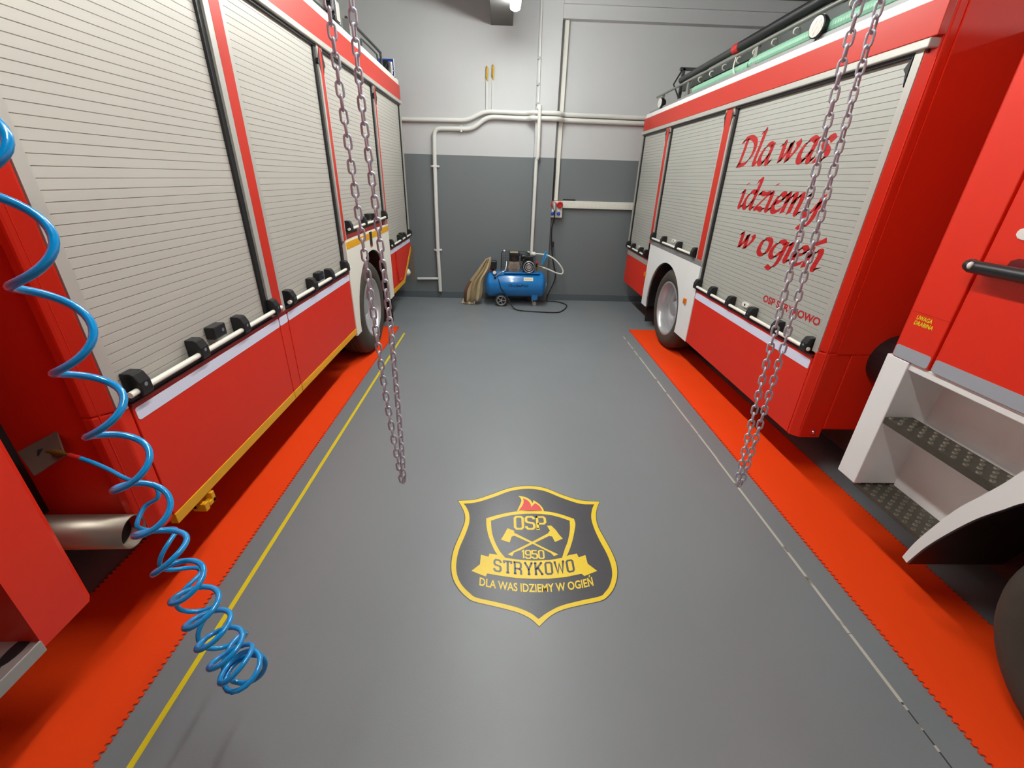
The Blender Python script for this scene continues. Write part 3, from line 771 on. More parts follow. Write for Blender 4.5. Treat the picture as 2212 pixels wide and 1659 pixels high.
mb = F.mb(); mb.box(6.60, 6.72, -0.12, -0.02, 3.05, 3.18)
mb.tube([(6.45, -0.04, 3.07), (6.55, -0.02, 3.16), (6.62, -0.03, 3.10)], 0.012, 6)
mb.cur = 1; mb.box(6.72, 6.745, -0.12, 0.0, 3.06, 3.19)
mb.build('work_lamp', [M['black'], M['lens']], LT, bevel=0.006)
mb = F.mb(); mb.box(6.80, 6.82, -0.20, 0.01, 3.04, 3.235); mb.cur = 1
mb.box(6.793, 6.80, -0.20, 0.013, 3.038, 3.052); mb.box(6.793, 6.80, -0.20, 0.013, 3.105, 3.115); mb.box(6.793, 6.80, 0.002, 0.013, 3.038, 3.237)
mb.build('roof_sign', [M['sign_blue'], M['white']], LT)
# under-body marker bracket, rear lamp, exhaust
mb = F.mb(); mb.box(1.66, 1.74, -0.06, -0.03, 0.40, 0.47); mb.box(1.66, 1.69, -0.055, 0.01, 0.385, 0.43); mb.box(1.69, 1.74, -0.02, 0.012, 0.395, 0.42); mb.box(1.715, 1.74, -0.02, 0.012, 0.395, 0.455)
mb.build('marker_bracket', M['yellow'], LT, bevel=0.004)
mb = F.mb(); mb.box(7.06, 7.12, -2.2, -0.10, 0.55, 0.62); mb.sphere((7.0, -0.07, 0.50), 0.055, 12, 8); mb.tube([(7.0, -0.07, 0.5), (7.0, -0.12, 0.62)], 0.012)
mb.build('rear_lamp', M['cream'], LT, smooth=60)
mb = F.mb(); mb.box(7.08, 7.11, -0.02, 0.03, 0.37, 0.90); mb.box(7.08, 7.11, -0.3, -0.02, 0.84, 0.87); mb.cyl((XL + 0.03 - XL, 7.095, 0), 0.0, 0, 0)
mb.v = mb.v[:16]; mb.f = [f for f in mb.f if max(f) < 16]; mb.mi = mb.mi[:len(mb.f)]
mb.build('rear_bracket', M['plate'], LT)
px0, px1 = -2.35, XL - 0.03
ex = [(px0, 1.27, 0.62), (px1, 1.335, 0.578)]
mb = MB().tube(ex, 0.067, 28, cap=False)
e = mb.build('exhaust_pipe', M['steel'], LT, smooth=60)
sd = e.modifiers.new('wall', 'SOLIDIFY'); sd.thickness = 0.004; sd.offset = -1
d = (Vector(ex[1]) - Vector(ex[0])).normalized()
mb = MB().tube([Vector(ex[1]) - d * 0.05, Vector(ex[1]) - d * 0.3], 0.061, 24); mb.build('dark_core', M['dark'], e)  # dark solid core set back inside the pipe mouth
F.mb().box(1.075, 1.40, -0.46, -0.40, 0.62, 2.9).build('gap_light_block', M['dark'], LT)  # added dark panel, blocks light in the gap between cab and body
# air coupling plate behind the cab
pl = [(-1.790, 1.372, 0.930), (-1.645, 1.400, 1.005), (-1.590, 1.342, 0.938), (-1.700, 1.312, 0.868)]
n = (Vector(pl[1]) - Vector(pl[0])).cross(Vector(pl[3]) - Vector(pl[0])).normalized()
if n.y > 0: n = -n
mb = MB().add([tuple(p) for p in pl] + [tuple(Vector(p) - n * 0.006) for p in pl], [(0, 1, 2, 3), (4, 7, 6, 5), (0, 1, 5, 4), (1, 2, 6, 5), (2, 3, 7, 6), (3, 0, 4, 7)])
mb.build('coupling_plate', M['plate'], LT)
mb = F.mb(); mb.tube([(1.365, -0.255, 0.93), (1.41, -0.30, 0.93)], 0.02, 8); mb.build('coupling_bracket', M['dark'], LT)
# cab of the left truck
mb = F.mb()
poly = [(1.09, -0.02), (1.065, 0.0), (0.90, 0.0), (0.90, -0.45), (-1.2, -0.45), (-1.2, -2.42), (1.09, -2.42)]
k = len(poly)
mb.add([(p[0], p[1], 0.516) for p in poly] + [(p[0], p[1], 0.95) for p in poly],
       [tuple(range(k))[::-1], tuple(range(k, 2 * k))] + [(i, (i + 1) % k, k + (i + 1) % k, k + i) for i in range(k)])
poly = [(1.09, -0.02), (1.065, 0.0), (-1.2, 0.0), (-1.2, -2.42), (1.09, -2.42)]
k = len(poly)
mb.add([(p[0], p[1], 0.95) for p in poly] + [(p[0], p[1], 2.95) for p in poly],
       [tuple(range(k))[::-1], tuple(range(k, 2 * k))] + [(i, (i + 1) % k, k + (i + 1) % k, k + i) for i in range(k)])
mb.build('cab', M['cab_red'], LT)
def tread(F, u0, u1, w0, w1, v, th, m, mpip, name, parent, pip=0.014, nu=8, nw=3, hole=False):
    mb = F.mb(); mb.box(u0, u1, w0, w1, v - th, v)
    mb.cur = 1
    for i in range(nu):
        for j in range(nw):
            cu = u0 + (i + 0.5 + (0.22 if j % 2 else -0.22)) * (u1 - u0) / nu; cw = w0 + (j + 0.5) * (w1 - w0) / nw
            seg = 10
            if hole:
                ring = [(cu + pip * 2.4 * cos(2 * pi * q / 16), cw + pip * sin(2 * pi * q / 16), v + 0.001) for q in range(16)]
                mb.add(ring, [tuple(range(16))])
            else:
                vs = []
                for (r, h) in ((pip, 0.0), (pip * 0.8, 0.006), (pip * 0.6, 0.006), (pip * 0.5, 0.001)):
                    vs += [(cu + r * cos(2 * pi * q / seg), cw + r * sin(2 * pi * q / seg), v + h) for q in range(seg)]
                fs = []
                for a in range(3):
                    fs += [(a * seg + q, a * seg + (q + 1) % seg, (a + 1) * seg + (q + 1) % seg, (a + 1) * seg + q) for q in range(seg)]
                mb.add(vs, fs)
                mb.cur = 2; mb.add([(cu + pip * 0.5 * cos(2 * pi * q / seg), cw + pip * 0.5 * sin(2 * pi * q / seg), v + 0.0012) for q in range(seg)], [tuple(range(seg))]); mb.cur = 1
    return mb.build(name, [m, mpip, M['black']], parent)
tread(F, 0.30, 0.90, -0.40, 0.002, 0.545, 0.04, M['stepalu'], M['black'], 'cab_step', LT, pip=0.022, nu=6, nw=4, hole=True)
mb = F.mb(); mb.box(0.30, 0.90, -0.002, 0.006, 0.505, 0.552); mb.build('step_edge', M['stepalu'], LT, bevel=0.003)
F3 = Flank(XL, 1, LT)
wheel(F3, -0.45, 0.52, 0.52, 0.30, w_face=-0.03, dual=False)

# ---- right truck
RT = thing('fire_truck', (XR + 1.2, 3.2, 0), 'red fire truck with red slogan lettering on its shutter, by the white floor line', 'fire truck', 'fire trucks')
F = Flank(XR, -1, RT)
mb = F.mb()
mb.box(2.495, 7.18, -2.42, -0.034, 1.12, 2.72)
mb.box(2.495, 4.42, -2.42, -0.034, 0.40, 1.12)
mb.box(6.06, 7.15, -2.42, -0.034, 0.46, 1.12)
mb.box(4.42, 6.06, -2.42, -0.7, 0.85, 1.12)
mb.build('body', M['red'], RT)
mb = F.mb(); mb.box(1.3, 4.3, -2.1, -0.45, 0.20, 0.85); mb.box(0.0, 6.9, -2.1, -0.80, 0.40, 0.85); mb.box(4.40, 4.44, -0.7, -0.036, 0.40, 1.1); mb.box(6.02, 6.06, -0.7, -0.036, 0.42, 1.1)  # first box hangs low to cut light under the step, no known part
mb.build('chassis_and_shade_box', M['dark'], RT)
mb = F.mb()
poly = [(2.535, 0.0), (2.490, -0.045), (2.490, -0.09), (2.535, -0.09)]
mb.add([(p[0], p[1], 0.958) for p in poly] + [(p[0], p[1], 2.70) for p in poly], [(0, 1, 2, 3), (4, 7, 6, 5), (0, 1, 5, 4), (1, 2, 6, 5), (2, 3, 7, 6), (3, 0, 4, 7)])
poly = [(2.553, 0.0), (2.535, 0.0), (2.490, -0.045), (2.490, -0.19), (2.553, -0.19)]
mb.add([(p[0], p[1], 0.335) for p in poly] + [(p[0], p[1], 0.952) for p in poly], [(0, 1, 2, 3, 4), (5, 6, 7, 8, 9), (0, 1, 6, 5), (1, 2, 7, 6), (2, 3, 8, 7), (3, 4, 9, 8), (4, 0, 5, 9)])
mb.build('corner_post', M['red'], RT, bevel=0.006)
F.mb().box(2.484, 2.495, -2.40, -0.09, 0.955, 2.69).build('front_panel', M['red'], RT)
mb = F.mb(); mb.box(2.484, 2.495, -2.40, -0.19, 0.41, 0.950)
mb.build('front_panel', M['red'], RT, bevel=0.003)
mb = F.mb(); mb.sphere((2.486, -0.13, 0.38), 0.014, 10, 6); mb.build('bolt', M['chrome'], RT)
F.mb().box(2.02, 2.49, -0.66, -0.60, 0.6, 2.65).build('gap_light_block', M['dark'], RT)  # made-up panel that keeps the gap behind this cab black
# round black unit on the front face
mb = F.mb()
cx = 0.47
for (r, a, b) in ((0.17, 2.36, 2.49), (0.14, 2.32, 2.36), (0.06, 2.29, 2.32)):
    pts = []
    for q in range(28):
        an = 2 * pi * q / 28; pts.append((r * cos(an), r * sin(an)))
    kk = 28
    mb.add([(a, -cx + p[0], 0.92 + p[1]) for p in pts] + [(b, -cx + p[0], 0.92 + p[1]) for p in pts],
           [tuple(range(kk))[::-1], tuple(range(kk, 2 * kk))] + [(i, (i + 1) % kk, kk + (i + 1) % kk, kk + i) for i in range(kk)])
for q in range(6):
    an = 2 * pi * q / 6 + 0.4
    mb.sphere((2.355, -cx + 0.155 * cos(an), 0.92 + 0.155 * sin(an)), 0.014, 8, 6)
mb.build('filter_housing', M['black'], RT, bevel=0.006)
# frames, posts
post(F, [(2.537, 2.585, M['alu'], 0.001)], 0.94, 2.515)
gasket(F, 2.585, 2.600, 0.95, 2.50)
post(F, [(4.415, 4.445, M['alu'], 0.001), (4.445, 4.560, M['band_red'], 0.002), (4.560, 4.585, M['alu'], 0.001)], 1.145, 2.515)
gasket(F, 4.380, 4.415, 0.95, 2.50); gasket(F, 4.585, 4.60, 1.2, 2.50)
post(F, [(6.030, 6.060, M['alu'], 0.001), (6.060, 6.145, M['band_red'], 0.002), (6.145, 6.170, M['alu'], 0.001)], 1.145, 2.515)
gasket(F, 6.000, 6.030, 1.2, 2.50); gasket(F, 6.17, 6.19, 0.98, 2.50)
post(F, [(7.165, 7.195, M['alu'], 0.002)], 0.96, 2.515)
gasket(F, 7.130, 7.165, 0.98, 2.50)
for (uu, s) in ((2.59, 1), (4.445, -1), (4.56, 1), (6.06, -1), (6.145, 1)):
    F.mb().add([(uu, 0.004, 2.50), (uu + s * 0.035, 0.004, 2.45), (uu + s * 0.015, 0.004, 2.43), (uu, 0.004, 2.37), (uu, -0.02, 2.50), (uu + s * 0.035, -0.02, 2.45), (uu + s * 0.015, -0.02, 2.43), (uu, -0.02, 2.37)],
               [(0, 1, 2, 3), (4, 7, 6, 5), (0, 1, 5, 4), (1, 2, 6, 5), (2, 3, 7, 6), (3, 0, 4, 7)]).build('gasket_flap', M['black'], RT)
big, slots = shutter(F, 2.60, 4.385, 0.975, 2.505, M['slat_cool'], 0.932, (2.625, 2.98, 3.34, 3.70, 4.065, 4.40), 3.50, (2.59, 4.44), 'white')
shutter(F, 4.60, 6.005, 1.245, 2.505, M['slat_cool'], 1.212, (4.635, 5.09, 5.60, 6.01), 5.33, (4.62, 6.06), 'white')
shutter(F, 6.19, 7.135, 0.985, 2.505, M['slat_cool'], 0.960, (6.21, 6.45, 6.85, 7.13), 6.66, (6.2, 7.16), 'white')
tw = -0.0262
def L(rt, s, a, b, base, xh, acc=None):
    mb = F.mb(); mp = lambda p, q: (a + p, tw, q)
    def mp(uu, v): return (a - uu, tw, v)
    calligraphy(mb, s, 0.0, a - b, base, xh, mp)
    if acc: calligraphy(mb, "'", acc[0], acc[0] + 0.0001, base, xh, mp) if False else None
    o = mb.build('lettering', M['text_red'], big, recalc=False)
    cut_slots(o, slots, 0.0009)
    return o
L(big, 'Dla was', 4.205, 3.035, 2.052, 0.140)
L(big, 'idziemy', 4.030, 2.97, 1.722, 0.134)
L(big, 'w ogien', 3.885, 2.80, 1.405, 0.130)
mb = F.mb()
for (du, v) in ((2.855, 1.565),):
    mb.add([(du + 0.06, tw, v), (du - 0.035, tw, v + 0.05), (du - 0.05, tw, v + 0.02), (du + 0.04, tw, v - 0.012)], [(0, 1, 2, 3)])
mb.build('lettering', M['text_red'], big)
mb = F.mb(); fit_text(mb, 'OSP STRYKOWO', 0.0, 0.665, 0.052, lambda x, y: (3.297 - x, tw, 1.082 + y + 0.010 * x), bold=0.03, caps=0.73)
o = mb.build('lettering', M['text_red'], big, recalc=False); cut_slots(o, slots, 0.0009)
# skirt panels and strips
mb = F.mb(); mb.box(2.557, 4.418, -0.034, 0.0, 0.338, 0.902); mb.build('skirt_panel', M['red'], RT, bevel=0.003)
mb = F.mb(); mb.box(6.08, 7.14, -0.034, 0.0, 0.41, 0.93); mb.build('skirt_panel', M['red'], RT, bevel=0.003)
mb = F.mb(); mb.box(2.555, 4.42, -0.034, 0.008, 0.902, 0.914); mb.build('sill_lip', M['dark_red'], RT)
mb = F.mb(); mb.box(6.08, 7.14, -0.034, 0.008, 0.93, 0.944); mb.build('sill_lip', M['black'], RT)
strip(F, 2.565, 4.41, 0.818, 0.882, M['reflect'])
strip(F, 6.10, 7.13, 0.850, 0.915, M['alu'])
mb = F.mb(); mb.box(4.43, 6.08, -0.034, 0.006, 1.140, 1.196); mb.build('sill_beam', M['grey_trim'], RT, bevel=0.004)
fender(F, 4.425, 6.075, 0.335, 0.325, 1.140, 5.325, 0.44, 0.575, M['white'])
for u in (4.62, 6.085):
    mb = F.mb(); mb.box(u - 0.03, u + 0.03, 0.0, 0.022, 0.705, 0.765); mb.build('marker_light', M['orange'], RT, bevel=0.006)
wheel(F, 5.19, 0.49, 0.49, 0.318, w_face=-0.03)
F.mb().box(5.98, 6.0, -0.5, -0.06, 0.08, 0.55).build('mud_flap', M['rubber'], RT)
# roof
mb = F.mb(); mb.box(2.50, 7.20, -0.034, 0.022, 2.515, 2.555); mb.build('gutter', M['alu'], RT, bevel=0.005)
mb = F.mb(); mb.box(2.52, 7.19, -0.034, -0.004, 2.50, 2.516); mb.build('rubber_gasket', M['black'], RT)
mb = F.mb(); mb.box(2.490, 7.19, -0.034, 0.004, 2.562, 2.715); mb.build('roof_band', M['band_red'], RT, bevel=0.003)
mb = F.mb(); fit_text(mb, 'STRA\u017b', 0.0, 0.22, 0.03, lambda x, y: (7.05 - x, 0.0055, 2.625 + y), caps=0.73)
mb.build('lettering', M['band_red'], RT)
mb = F.mb(); mb.box(2.495, 7.15, -2.42, -0.002, 2.715, 2.765); mb.build('roof_cap', M['white'], RT, bevel=0.006)
RZ = 2.943
mb = F.mb(); mb.box(2.52, 7.1, -2.3, -0.03, 2.765, 2.797); mb.build('hose_tray', M['grey_trim'], RT)
mb = F.mb(); mb.tube([(2.5, -0.05, RZ + 0.005), (6.92, -0.05, RZ)], 0.013, 8); mb.build('roof_rail', M['railgrey'], RT, smooth=60)
for u in (2.75, 4.37, 5.83, 6.70):
    mb = F.mb(); mb.add([(u - 0.045, -0.05, 2.765), (u + 0.045, -0.05, 2.765), (u + 0.02, -0.05, RZ), (u - 0.02, -0.05, RZ), (u - 0.045, -0.075, 2.765), (u + 0.045, -0.075, 2.765), (u + 0.02, -0.075, RZ), (u - 0.02, -0.075, RZ)],
                       [(0, 1, 2, 3), (4, 7, 6, 5), (0, 1, 5, 4), (1, 2, 6, 5), (2, 3, 7, 6), (3, 0, 4, 7)])
    mb.build('rail_post', M['railgrey'], RT)
def round_lamp(u, v, r, w):
    mb = F.mb()
    c = (w, v); k = 28
    def disc(a, rr, rev): return [(u - 0.0, 0, 0)]
    # lamp faces the aisle
    ax = Vector((-0.16, 0.987, 0.0)); s = Vector((0.987, 0.16, 0)); up = Vector((0, 0, 1)); o = Vector((u, w, v))
    rings = []
    for (rr, t) in ((0.001, -0.07), (r * 0.7, -0.065), (r, -0.03), (r * 1.04, 0.0), (r * 0.93, 0.004)):
        rings.append([tuple(o + ax * t + s * rr * cos(2 * pi * q / k) + up * rr * sin(2 * pi * q / k)) for q in range(k)])
    for i in range(len(rings) - 1):
        mb.add(rings[i] + rings[i + 1], [(q, (q + 1) % k, k + (q + 1) % k, k + q) for q in range(k)])
    mb.cur = 1
    face = [tuple(o + ax * 0.003 + s * r * 0.94 * cos(2 * pi * q / k) + up * r * 0.94 * sin(2 * pi * q / k)) for q in range(k)]
    mb.add(face, [tuple(range(k))])
    for q in range(7):
        a = 2 * pi * q / 6; rr = 0.55 * r if q < 6 else 0.0
        cc = o + ax * 0.005 + s * rr * cos(a) + up * rr * sin(a)
        mb.add([tuple(cc + (s * cos(2 * pi * j / 10) + up * sin(2 * pi * j / 10)) * r * 0.2 + ax * 0.0) for j in range(10)], [tuple(range(10))])
    mb.cur = 0; mb.tube([tuple(o - ax * 0.04 - up * 0.03), (u + 0.03, w - 0.03, 2.765)], 0.01, 6)
    return mb.build('work_lamp', [M['black'], M['lens']], RT)
round_lamp(3.50, 2.845, 0.062, 0.0)
round_lamp(6.60, 2.835, 0.058, 0.0)
mb = F.mb()
for w in (-0.14, -0.42): mb.box(6.33, 6.37, w - 0.03, w, 2.797, 3.16)
mb.box(6.33, 6.37, -0.45, -0.11, 3.14, 3.17); mb.tube([(6.35, -0.14, 2.87), (6.60, -0.14, 3.04), (6.35, -0.14, 3.15)], 0.01, 6)
mb.build('ladder_gantry', M['ladder'], RT)
# ladder on the roof
ld = thing('ladder', (XR + 0.35, 4.4, 2.765), 'dark roof ladder lying on top of the right fire truck', 'ladder')
FL = Flank(XR, -1, ld)
for w in (-0.16, -0.50):
    mb = FL.mb(); mb.box(2.2, 6.3, w - 0.03, w, 2.916, 2.985); mb.build('rail', M['ladder'], ld, bevel=0.004)
for i in range(14):
    u = 2.35 + i * 0.29
    mb = FL.mb(); mb.box(u - 0.02, u + 0.02, -0.50, -0.19, 2.935, 2.96); mb.build('rung', M['wood'], ld)
for i in range(13):
    u = 2.55 + i * 0.29
    pts = [(u, -0.155 + 0.03 * sin(a), 2.945 + 0.024 * cos(a)) for a in [radians(-20 + 200 * q / 8) for q in range(9)]]
    mb = FL.mb(); mb.tube(pts, 0.006, 6); mb.build('hook', M['cream'], ld)
mb = FL.mb(); mb.box(2.6, 2.64, -0.52, -0.14, 2.799, 2.916); mb.build('crossbar', M['ladder'], ld); mb = FL.mb(); mb.box(5.6, 5.64, -0.52, -0.14, 2.799, 2.916); mb.build('crossbar', M['ladder'], ld)
# long pole
pr = thing('pole', (XR + 0.13, 3.9, 2.99), 'long black pole with one red band, lying along the roof rail of the right truck', 'pole')
FP = Flank(XR, -1, pr)
mb = FP.mb(); mb.tube([(1.8, -0.13, 3.062), (4.85, -0.13, 3.045)], 0.040, 14); mb.build('shaft', M['black'], pr, smooth=60)
mb = FP.mb(); mb.tube([(4.96, -0.13, 3.045), (6.32, -0.13, 3.035)], 0.031, 12); mb.build('thin_end', M['ladder'], pr, smooth=60)
mb = FP.mb(); mb.tube([(4.85, -0.13, 3.045), (4.96, -0.13, 3.045)], 0.041, 14); mb.build('band', M['sock_red'], pr, smooth=60)
# suction hoses
def ribbed(u0, u1, w, v, r, m, name):
    mb = MB(lambda u, w_, v_: (XR - w_, u, v_)); n = int(abs(u1 - u0) / 0.012)
    pts = [(u0 + (u1 - u0) * i / n, w, v) for i in range(n + 1)]
    mb.tube(pts, [r * (1.0 if i % 2 else 0.95) for i in range(n + 1)], 14)
    return mb.build(name, m, None, origin=(XR - w, (u0 + u1) / 2, v))
tag(ribbed(2.75, 4.45, -0.085, 2.840, 0.042, M['mint'], 'suction_hose'), 'longer mint green ribbed hose on the roof edge, behind the round lamp', 'hose', 'mint green suction hoses')
tag(ribbed(4.50, 5.7, -0.095, 2.836, 0.038, M['mint'], 'suction_hose'), 'shorter mint green ribbed hose on the roof edge, at the far end of the other', 'hose', 'mint green suction hoses')
mb = F.mb(); mb.tube(catmull([(4.72, -0.05, RZ), (4.70, -0.035, 2.85), (4.66, -0.05, 2.78)], 5), 0.006, 6); mb.build('tie_strap', M['cream'], RT)

# ---- right cab
CX = 2.0
RC = Flank(CX, -1, RT); ROOTLOC_RT = ROOTLOC[RT.name]
mb = RC.mb()
poly = [(2.03, -0.02), (2.005, 0.0), (1.808, 0.0), (1.808, -2.42), (2.03, -2.42)]
def plan(mb, poly, v0, v1):
    k = len(poly)
    mb.add([(p[0], p[1], v0) for p in poly] + [(p[0], p[1], v1) for p in poly],
           [tuple(range(k))[::-1], tuple(range(k, 2 * k))] + [(i, (i + 1) % k, k + (i + 1) % k, k + i) for i in range(k)])
plan(mb, poly, 1.14, 2.7); plan(mb, [(1.81, -0.03), (-0.6, -0.03), (-0.6, -2.42), (1.81, -2.42)], 1.14, 2.7)
cab = mb.build('cab', M['cab_red'], RT, bevel=0.004)
mb = RC.mb(); plan(mb, [(1.795, 0.0), (0.55, 0.0), (0.55, -0.03), (1.795, -0.03)], 1.145, 2.55)
door = mb.build('cab_door', M['cab_red'], RT, bevel=0.006)
mb = RC.mb(); mb.tube([(1.795, 0.045, 1.625), (1.78, 0.055, 1.622), (1.0, 0.055, 1.622)], 0.026, 14)
mb.cur = 1; mb.sphere((1.765, 0.078, 1.628), 0.011, 8, 6, (1, 1, 1.4)); mb.cur = 0
mb.box(1.74, 1.79, 0.0, 0.04, 1.61, 1.635)
mb.build('grab_bar', [M['black'], M['handle_white']], door, smooth=50)
mb = RC.mb(); P = []
for (cu, cv, a0) in ((1.70, 1.768, 90), (1.70, 1.745, 180), (1.45, 1.745, 270), (1.45, 1.768, 0)):
    for i in range(5):
        a = radians(a0 + 90 * i / 4); P.append((cu - 0.018 * cos(a) * -1 * -1 if False else cu + (0.018 * -cos(a)), cv + 0.016 * sin(a)))
P = [(1.72, 1.765), (1.715, 1.775), (1.70, 1.782), (1.4, 1.782), (1.4, 1.738), (1.69, 1.738), (1.71, 1.743), (1.72, 1.755)]
k = len(P)
mb.add([(p[0], 0.0, p[1]) for p in P] + [(p[0], 0.006, p[1]) for p in P], [tuple(range(k)), tuple(range(k, 2 * k))[::-1]] + [(i, (i + 1) % k, k + (i + 1) % k, k + i) for i in range(k)])
mb.build('door_pull', M['handle_white'], door, bevel=0.002)
mb = RC.mb(); pts = [(1.70, 0.001, 1.64), (1.695, 0.001, 1.66), (1.67, 0.001, 1.672), (1.3, 0.001, 1.672), (1.3, 0.001, 1.64)]
mb.add(pts, [tuple(range(5))]); mb.build('recess_shade_patch', M['dark_red'], door)  # flat darker red patch paints in the shade of a recess
mb = RC.mb(); mb.box(1.806, 1.995, 0.0, 0.0015, 1.3745, 1.3765); mb.build('panel_seam', M['band_red'], RT)
mb = RC.mb()
fit_text(mb, 'UWAGA', 0.0, 0.082, 0.020, lambda x, y: (1.965 - x, 0.0015, 1.342 + y), bold=0.03, shear=0.15, caps=0.73)
mb.build('warning_lettering', M['lemon'], RT); mb = RC.mb()
fit_text(mb, 'DRABINA', 0.0, 0.100, 0.020, lambda x, y: (1.967 - x, 0.0015, 1.316 + y), bold=0.03, shear=0.15, caps=0.73)
mb.build('warning_lettering', M['lemon'], RT)
strip(RC, 1.812, 2.005, 1.143, 1.203, M['reflect_grey'])
strip(RC, 0.56, 1.79, 1.143, 1.203, M['reflect_grey'])
# white step well: rear column, back wall, floor
mb = RC.mb()
mb.box(1.905, 2.035, -0.30, 0.0, 0.405, 1.138)
mb.box(1.25, 1.905, -0.235, -0.01, 1.10, 1.138)
mb.build('step_well', M['white'], RT, bevel=0.004)
arc_out = [(1.507, 0.270), (1.489, 0.389), (1.448, 0.548), (1.413, 0.661), (1.374, 0.751), (1.327, 0.862), (1.296, 0.948), (1.25, 1.05), (1.1, 1.13), (0.6, 1.15)]
bw = [(1.905, 0.30), (1.905, 1.12), (1.23, 1.12)] + [(p[0] - 0.012, p[1]) for p in arc_out[7::-1]]
mb = RC.mb(); side_poly(mb, bw, -0.235, -0.30); mb.build('step_well_back', M['white'], RT)
tread(RC, 1.335, 1.900, -0.150, -0.002, 0.835, 0.035, M['tread'], M['treadpip'], 'cab_step', RT, pip=0.0115, nu=10, nw=4)
tread(RC, 1.475, 1.935, -0.235, -0.030, 0.395, 0.020, M['tread'], M['treadpip'], 'cab_step', RT, pip=0.0115, nu=9, nw=6)
# front fender arch
arc_in = [(1.478, 0.262), (1.442, 0.405), (1.389, 0.552), (1.336, 0.675), (1.282, 0.771), (1.242, 0.839), (1.17, 0.92), (1.05, 1.0), (0.85, 1.06), (0.6, 1.08)]
arc_out = [(1.507, 0.270), (1.489, 0.389), (1.448, 0.548), (1.413, 0.661), (1.374, 0.751), (1.327, 0.862), (1.296, 0.948), (1.25, 1.05), (1.1, 1.13), (0.6, 1.15)]
ai = catmull(v3(arc_in), 5); ao = catmull(v3(arc_out), 5); k = len(ai)
mb = RC.mb()
V = []
for w in (0.004, -0.55):
    V += [(p.x, w, p.y) for p in ai] + [(p.x, w, p.y) for p in ao]
Fs = []
for i in range(k - 1):
    Fs += [(i, i + 1, k + i + 1, k + i), (2 * k + i, 3 * k + i, 3 * k + i + 1, 2 * k + i + 1), (i, 2 * k + i, 2 * k + i + 1, i + 1), (k + i, k + i + 1, 3 * k + i + 1, 3 * k + i)]
Fs += [(0, k, 3 * k, 2 * k)]
mb.cur = 0; mb.add(V, Fs)
fr = mb.build('front_fender', M['white'], RT, smooth=40)
mb = RC.mb(); mb.add([(p.x - 0.006, 0.0, p.y - 0.004) for p in ai] + [(p.x - 0.006, -0.55, p.y - 0.004) for p in ai], [(i, i + 1, k + i + 1, k + i) for i in range(k - 1)])
mb.build('arch_lining', M['black'], fr)
FW = Flank(CX, -1, RT)
wheel(FW, 0.70, 0.49, 0.49, 0.30, w_face=-0.02, dual=False)

# ------------------------------------------------------------------ chains
def make_link():
    pts = []
    a, r = 0.0082, 0.0076
    for i in range(9): t = pi * i / 8; pts.append((r * cos(t), 0, a + r * sin(t)))
    for i in range(9): t = pi + pi * i / 8; pts.append((r * cos(t), 0, -a + r * sin(t)))
    mb = MB().tube(pts, 0.0029, 8, closed=True)
    me = bpy.data.meshes.new('chain_link'); me.from_pydata(mb.v, [], mb.f)
    for p in me.polygons: p.use_smooth = True
    me.materials.append(M['zinc'])
    return me
LINK = make_link(); STEP = 0.0266

def chain(path, label, twist):
    P = catmull(path, 14)
    acc = [0.0]
    for i in range(1, len(P)): acc.append(acc[-1] + (P[i] - P[i - 1]).length)
    n = int(acc[-1] / STEP); mats4 = []
    j = 0
    for q in range(n):
        s = (q + 0.5) * acc[-1] / n
        while acc[j + 1] < s: j += 1
        t = (s - acc[j]) / (acc[j + 1] - acc[j]); c = P[j].lerp(P[j + 1], t); d = (P[j + 1] - P[j]).normalized()
        a = Vector((0, 1, 0)); s1 = d.cross(a).normalized(); a2 = s1.cross(d)
        th = twist + 0.25 * sin(q * 0.11 + twist * 3) + (pi / 2 if q % 2 else 0)
        X = s1 * cos(th) + a2 * sin(th); Y = d.cross(X)
        mats4.append(Matrix(((X.x, Y.x, d.x, c.x), (X.y, Y.y, d.y, c.y), (X.z, Y.z, d.z, c.z), (0, 0, 0, 1))))
    zt = path[0][2]
    loc = Vector((sum(p[0] for p in path) / len(path), 1.2, zt))
    t = thing('hoist_chain', loc, label, 'chain', 'hoist chains')
    mats4.sort(key=lambda m: m.translation.z)
    inv = Matrix.Translation(-loc)
    for m in mats4[:100]:
        o = bpy.data.objects.new('chain_link', LINK); COL.objects.link(o); o.parent = t; o.matrix_local = inv @ m
    mb = MB()
    for m in mats4[100:]:
        mb.add([tuple(m @ v.co) for v in LINK.vertices], [tuple(p.vertices) for p in LINK.polygons])
    o = mb.build('upper_chain_links', M['zinc'], t, smooth=80); o['kind'] = 'stuff'
    x0, x1 = path[0][0], path[-1][0]
    mb = MB(); mb.cyl(((x0 + x1) / 2, 1.2, zt), abs(x1 - x0) / 2, -0.015, 0.015, 'y', 24); mb.box(min(x0, x1) - 0.03, max(x0, x1) + 0.03, 1.17, 1.23, zt + 0.04, ZC - 0.002)
    mb.build('chain_wheel', M['ladder'], t)
    return t
chain([(-0.388, 1.2, 3.95), (-0.386, 1.2, 3.0), (-0.382, 1.2, 2.219), (-0.375, 1.2, 1.944), (-0.367, 1.2, 1.693), (-0.357, 1.2, 1.404), (-0.350, 1.2, 1.237), (-0.334, 1.2, 1.0), (-0.3275, 1.2, 0.952), (-0.321, 1.2, 1.0),
       (-0.317, 1.2, 1.443), (-0.321, 1.2, 1.665), (-0.326, 1.2, 1.854), (-0.333, 1.2, 2.044), (-0.332, 1.2, 2.229), (-0.328, 1.2, 3.0), (-0.325, 1.2, 3.95)],
      'galvanised loop of hoist chain hanging in front of the left fire truck', 0.25)
